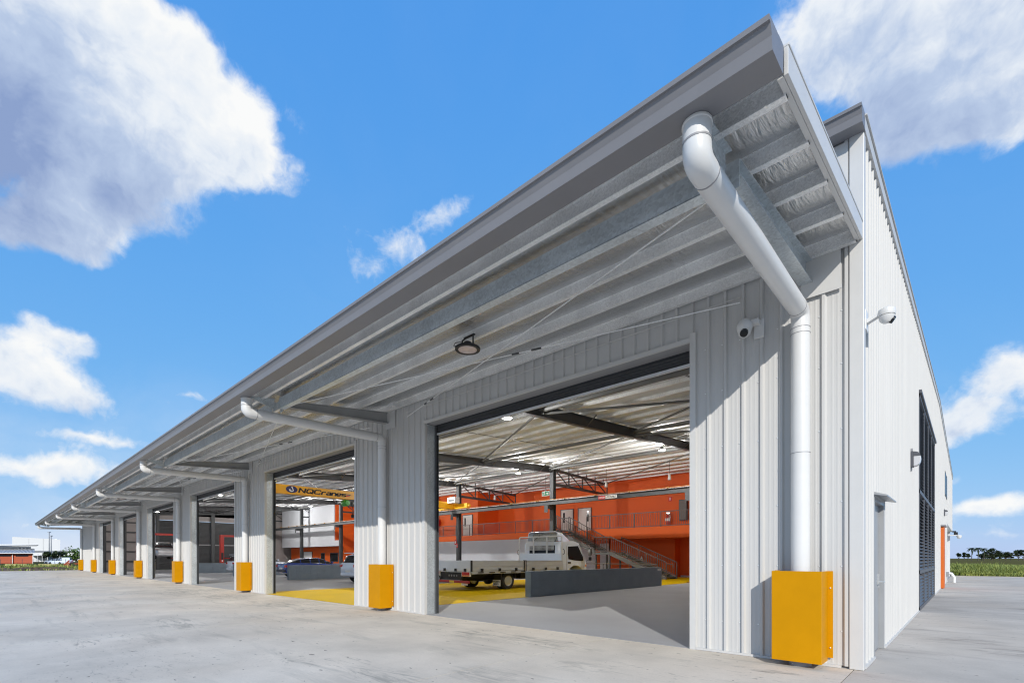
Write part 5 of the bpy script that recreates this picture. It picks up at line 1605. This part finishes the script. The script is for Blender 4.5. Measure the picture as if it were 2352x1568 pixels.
# long white shed with a carport
dp = 180; k = dp / 1128; loc = at(D(124), dp); X = lambda px: (px - 124) * k; Z = lambda py: 1.35 + (1281 - py) * k
t = thing("white_shed", "long low white shed with grey roof and open carport", "building", loc, YAW)
far_box(t, "wall", FARW, X(70), X(172), 0, 20, 0, Z(1265.6)); far_box(t, "roof", FARG, X(68), X(173), -.8, 20.5, Z(1265.6) + .02, Z(1263.8))
far_box(t, "awning", FARG, X(72), X(160), -3.5, -.05, Z(1276), Z(1274.9)); far_box(t, "window", SLEEVE, X(149), X(157), -.06, 0, Z(1269.5), Z(1267))
for px in (76, 86, 96, 108, 135, 158): far_box(t, "awning_post", FARW, X(px), X(px) + .2, -3.3, -3.1, 0, Z(1276) - .02)
for px in (84, 97, 118): far_box(t, "doorway", SLEEVE, X(px), X(px + 5), -.06, 0, 0, Z(1277))
dp = 240; k = dp / 1128; loc = at(D(177), dp); t = thing("blue_roof_shed", "far shed with a blue-green roof behind the bright bush", "building", loc, YAW)
far_box(t, "wall", FARW, -2, 3, 0, 10, 0, 3.6); far_box(t, "roof", mat("blue_green_roof", (.12, .24, .28), .6), -2.2, 3.2, -.3, 10.3, 3.62, 4.4)
# light poles
for px, h in ((113, 8.6), (117.5, 7.6)):
    loc = at(D(px), 140); t = thing("light_pole", "thin grey pole standing before the white shed, %s" % ("taller one" if h > 8 else "shorter one"), "pole", loc, YAW, group="grey poles before the shed")
    g = MB(); g.tube([(0, 0, -.1), (0, 0, h)], .12, 6, rs=[.16, .1]); build(g, "pole_shaft", FARG, t, local=True)
    g = MB(); g.box(-.25, .25, -.3, .3, h + .002, h + .18); build(g, "pole_head", FARG, t, local=True)
# parked cars by the shed
for px, dpt, p, lab in ((127, 112, CARS, "silver car parked at the shed, left of the two white ones"), (138, 104, CARW, "white car parked at the shed, half behind the box trailer"), (143.5, 122, CARW, "white car parked farthest back under the shed awning")):
    make_car("parked_car", lab, "car", at(D(px), dpt, -.15), YAW + R(75), 4.6, 1.85, p, 'suv' if px > 140 else 'sedan')['group'] = "cars parked at the white shed"
loc = at(D(151), 100, -.15); t = thing("box_trailer", "small white box trailer parked in front of the cars", "trailer", loc, YAW)
far_box(t, "box", CARW, -.8, .8, 0, 1.6, .35, 1.55); far_box(t, "chassis", BLACK, -.78, .78, .1, 1.5, .25, .345); far_box(t, "drawbar", BLACK, -1.6, -.8, .7, .8, .28, .36)
for x in (-.5, .5):
    g = MB(); g.lathe([(.25, -.08), (.25, .08)], (x, -.02, .25), 12, 'y'); build(g, "wheel", RUB, t, local=True)
# distant tower crane, only its jib shows under the canopy
loc = at(D(228), 420, 0); t = thing("tower_crane", "faint distant crane jib showing under the far end of the canopy", "crane", loc, YAW)
g = MB(); kk = 420 / 1128; zz = 1.35 + 75 * kk
for dz in (0, 1.2): g.beam((-38, 0, zz + dz + 1.0), (14, 0, zz + dz - .9), .22, .22)
for j in range(26): x = -38 + j * 2; f = (x + 38) / 52; z = zz + 1.0 - 1.9 * f; g.beam((x, 0, z), (x + 1, 0, z + 1.2), .15, .15); g.beam((x + 1, 0, z + 1.2), (x + 2, 0, z), .15, .15)
build(g, "jib", FARG, t, local=True)
g = MB(); g.box(-.9, .9, -.9, .9, 0, zz + 1); build(g, "mast", FARG, t, local=True)


# ------------------------------------------------------------------ trees
def tree(name, lab, loc, h, w, leaf, group=None, n=520, trunk=.35, leafsize=.5, flat=.55):
    t = thing(name, lab, "tree", loc, 0, group)
    rnd = random.Random(hash(lab) % 9999 if False else int(loc.x * 7 + loc.y * 13) & 0xffff)
    g = MB(); th = h * trunk
    g.tube([(0, 0, -.2), (.05 * h * .2, 0, th * .6), (0, 0, th + h * .15)], .1, 7, rs=[.035 * h, .025 * h, .015 * h])
    for k in range(5):
        a = k * 1.3 + rnd.random(); g.tube([(0, 0, th * .85), (math.cos(a) * w * .2, math.sin(a) * w * .2, th + h * .15), (math.cos(a) * w * .36, math.sin(a) * w * .36, th + h * .3)], .1, 5, rs=[.016 * h, .011 * h, .005 * h])
    build(g, "trunk", BARK, t, smooth=True, local=True)
    g = MB()
    clumps = []
    for k in range(13):
        a = rnd.random() * 6.283; rr = w * .5 * math.sqrt(rnd.random()) * .85
        zc = th + (h - th) * (.25 + .6 * rnd.random() * (1 - (rr / (w * .5)) ** 2 * .5))
        clumps.append((rr * math.cos(a), rr * math.sin(a), zc, w * (.13 + .12 * rnd.random())))
    for k in range(n):
        cx, cy, cz, cr = clumps[rnd.randrange(len(clumps))]
        d = Vector((rnd.gauss(0, 1), rnd.gauss(0, 1), rnd.gauss(0, 1))).normalized() * cr * (.55 + .5 * rnd.random())
        p = Vector((cx + d.x, cy + d.y, cz + d.z * flat))
        s = leafsize * (.6 + .8 * rnd.random())
        u = Vector((rnd.gauss(0, 1), rnd.gauss(0, 1), rnd.gauss(0, .6))).normalized(); v = u.cross(Vector((rnd.gauss(0, 1), rnd.gauss(0, 1), rnd.gauss(0, 1)))).normalized()
        g.quad(p - u * s * .5, p + v * s * .25, p + u * s * .5, p - v * s * .25)
    build(g, "crown", leaf, t, local=True)
    return t


def palm(lab, loc, h, w):
    t = thing("palm_tree", lab, "palm tree", loc, 0, "palms on the horizon")
    rnd = random.Random(int(loc.x) & 0xffff)
    g = MB(); g.tube([(0, 0, -.3), (h * .02, 0, h * .5), (0, 0, h * .86)], .2, 7, rs=[h * .028, h * .02, h * .016]); build(g, "trunk", BARK, t, smooth=True, local=True)
    g = MB()
    for k in range(15):
        a = 2 * math.pi * k / 15 + rnd.random() * .3; el = R(70 - 28 * (k % 4)); L_ = w * (.5 + .1 * rnd.random())
        prev = None
        for j in range(6):
            f = j / 5; r_ = L_ * f * math.cos(el * (1 - .6 * f)); z = h * .86 + L_ * (math.sin(el) * f - .95 * f * f)
            c = Vector((r_ * math.cos(a), r_ * math.sin(a), z)); s = Vector((-math.sin(a), math.cos(a), 0)) * w * .07 * math.sin(math.pi * min(.95, f * .85 + .12))
            if prev is not None:
                pc, ps = prev
                g.quad(pc - ps - Vector((0, 0, .6 * ps.length)), c - s - Vector((0, 0, .6 * s.length)), c, pc); g.quad(pc, c, c + s - Vector((0, 0, .6 * s.length)), pc + ps - Vector((0, 0, .6 * ps.length)))
            prev = (c, s)
    build(g, "frond", LEAF, t, local=True)


def rx(px): return D((2200 + px / 4.48) * .9408)


dpt = 260; k = dpt / 1128
for px, top, lab in ((770, 1052, "leftmost tall palm on the horizon across the field"), (840, 1050, "middle tall palm on the horizon across the field"), (903, 1058, "rightmost palm, shorter and touching the dark trees")):
    h = (1281 - (1100 + top / 4.48) * .9408) * k + 1.6
    palm(lab, at(rx(px), dpt, -.1), h, 4.6)
tl = [(985, 1050, 120, "tallest dark tree on the horizon beside the palms"), (1075, 1088, 90, "dark rounded tree between the tall and spreading ones"), (1140, 1085, 130, "broad spreading dark tree right of the palms"), (1285, 1068, 90, "dark tree at the right picture edge, left one"), (1335, 1062, 70, "dark tree cut by the right picture edge"), (630, 1108, 36, "tiny bush nearest the building corner on the horizon"), (690, 1100, 34, "small round bush on the horizon, second from the building"), (730, 1110, 44, "low bush just left of the palms"), (1010, 1118, 160, "low dark scrub under the tall horizon trees"), (880, 1118, 110, "low dark scrub under the palms"), (1195, 1118, 90, "low scrub right of the spreading tree")]
for px, top, wd, lab in tl:
    h = (1281 - (1100 + top / 4.48) * .9408) * (285 / 1128) + 1.7
    tree("field_tree", lab, at(rx(px), 285, -.15), h, wd / 4.48 * .9408 * 285 / 1128, LEAF, "dark trees across the field", n=700, trunk=.22 if h > 3.2 else .1, leafsize=.85)
lx = lambda zx: D(zx * .104)
tree("garden_tree", "small dark tree standing before the white shed", at(lx(1190), 130, -.1), 3.7, 5.0, LEAF, None, 500, .35, .6)
tree("garden_tree", "bright green bush beside the far end of the workshop", at(lx(1690), 150, -.1), 4.6, 8.5, LEAFB, None, 700, .15, .6, .8)
tree("garden_tree", "bright green bush behind the first, nearer the blue roof", at(lx(1610), 165, -.1), 2.6, 4.5, LEAFB, None, 500, .15, .6, .8)

# ------------------------------------------------------------------ soil heap, grass, edging, wire fence
def heap(name, lab, cx, cy, lx_, ly_, h, m, rz=0, seed=3):
    rnd = random.Random(seed); n1, n2 = 46, 16; vs = []; fs = []
    for i in range(n1 + 1):
        for j in range(n2 + 1):
            a, b = i / n1 * 2 - 1, j / n2 * 2 - 1
            e = max(0, 1 - abs(a) ** 3) * max(0, 1 - b * b)
            vs.append((a * lx_ + rnd.uniform(-.1, .1), b * ly_ + rnd.uniform(-.1, .1), -.02 + h * e * (.55 + .5 * math.sin(a * 7 + seed) * .3 + .55 * rnd.random())))
    for i in range(n1):
        for j in range(n2): p = i * (n2 + 1) + j; fs.append((p, p + n2 + 1, p + n2 + 2, p + 1))
    g = MB(); g.add(vs, fs); o = build(g, name, m, None, local=True); o.location = (cx, cy, -.15); o.rotation_euler = (0, 0, rz)
    tag(o, lab, "soil heap"); return o


heap("soil_heap", "long brown heap of bare soil along the far edge of the concrete", -72.6, -7.5, 9.5, 1.6, .62, SOIL, R(90), 3)
heap("soil_heap", "small brown soil patch at the building corner by the green field", -1.2, 44.6, 2.6, 1.0, .5, SOIL, 0, 5)


def blades(name, n, area, hmin, hmax, seed, dens=None, wid=.05):
    rnd = random.Random(seed); g = MB(); vs = g.v; fs = g.f
    for _ in range(n):
        x, y = area(rnd)
        if dens and rnd.random() > dens(x, y): continue
        f = min(1, max(0, .5 + .8 * noise_mod.noise((x * .22, y * .22, seed)) + .35 * noise_mod.noise((x * .9, y * .9, seed + 7.0))))
        h = hmin + (hmax - hmin) * (.2 * rnd.random() + .8 * f * f * rnd.random() ** .6)
        a = rnd.random() * 6.283; lean = rnd.uniform(.2, .95) * h; w = wid * (.6 + .8 * rnd.random())
        dx, dy = math.cos(a), math.sin(a); o = len(vs)
        vs += [(x - dy * w / 2, y + dx * w / 2, -.16), (x + dy * w / 2, y - dx * w / 2, -.16), (x + dx * lean * .35 + dy * w * .4, y + dy * lean * .35 - dx * w * .4, h * .6), (x + dx * lean * .35 - dy * w * .4, y + dy * lean * .35 + dx * w * .4, h * .6), (x + dx * lean, y + dy * lean, h)]
        fs += [(o, o + 1, o + 2, o + 3), (o + 3, o + 2, o + 4)]
    return build(g, name, BLADE, None, kind='stuff')


o = blades("tall_grass", 70000, lambda r: ((lambda q: (r.uniform(-8, 6 + (q - 42) * 1.05), q))(42.3 + 75 * r.random() ** 1.7)), .12, 1.0, 4, wid=.055)
o['label'] = "tall green grass field beyond the side concrete"
o = blades("rough_grass", 14000, lambda r: (-70.3 - 32 * r.random() ** 1.4, r.uniform(-26, 1)), .15, 1.0, 8, wid=.07, dens=lambda x, y: .95 if x < -73.6 else .2)
o['label'] = "rough green grass round the soil heap at the far left"
for s, (za, zb), lab in ((0, (14, 64), "pale yellow concrete edging strip on the grass, left piece"), (1, (90, 139), "pale yellow concrete edging strip on the grass, right piece")):
    a, b = at(D(za), 88, -.15), at(D(zb), 88, -.15)
    g = MB(); g.beam(a + Vector((0, 0, .30)), b + Vector((0, 0, .30)), .4, .25); tag(build(g, "edging_strip", YKERB), lab, "edging", "yellow edging strips on the grass")
t = thing("wire_fence", "thin wire fence with slim posts across the far left grass", "fence", at(D(80), 74))
for px in (1, 25, 51, 76, 101, 126, 151):
    p = at(D(px), 74, -.15); g = MB(); g.beam(p, p + Vector((0, 0, 1.35)), .05, .05); build(g, "post", STEEL, t)
g = MB()
for z in (.5, .8, 1.1): g.beam(at(D(-10), 74, z - .1), at(D(175), 74, z - .1), .012, .012)
build(g, "wire", STEEL, t)
t = thing("brick_pile", "small heap of reddish rubble beside the last yellow guard", "rubble", at(D(168), 62, -.1))
rnd = random.Random(5)
for k in range(16):
    p = at(D(168), 62, -.1) + Vector((rnd.uniform(-1.2, 1.2), rnd.uniform(-.8, .8), rnd.uniform(0, .9)))
    g = MB(); d = Vector((rnd.gauss(0, 1), rnd.gauss(0, 1), rnd.gauss(0, .4))).normalized(); g.beam(p - d * .4, p + d * .4, .22, .14); build(g, "rubble_piece", BRICK, t)
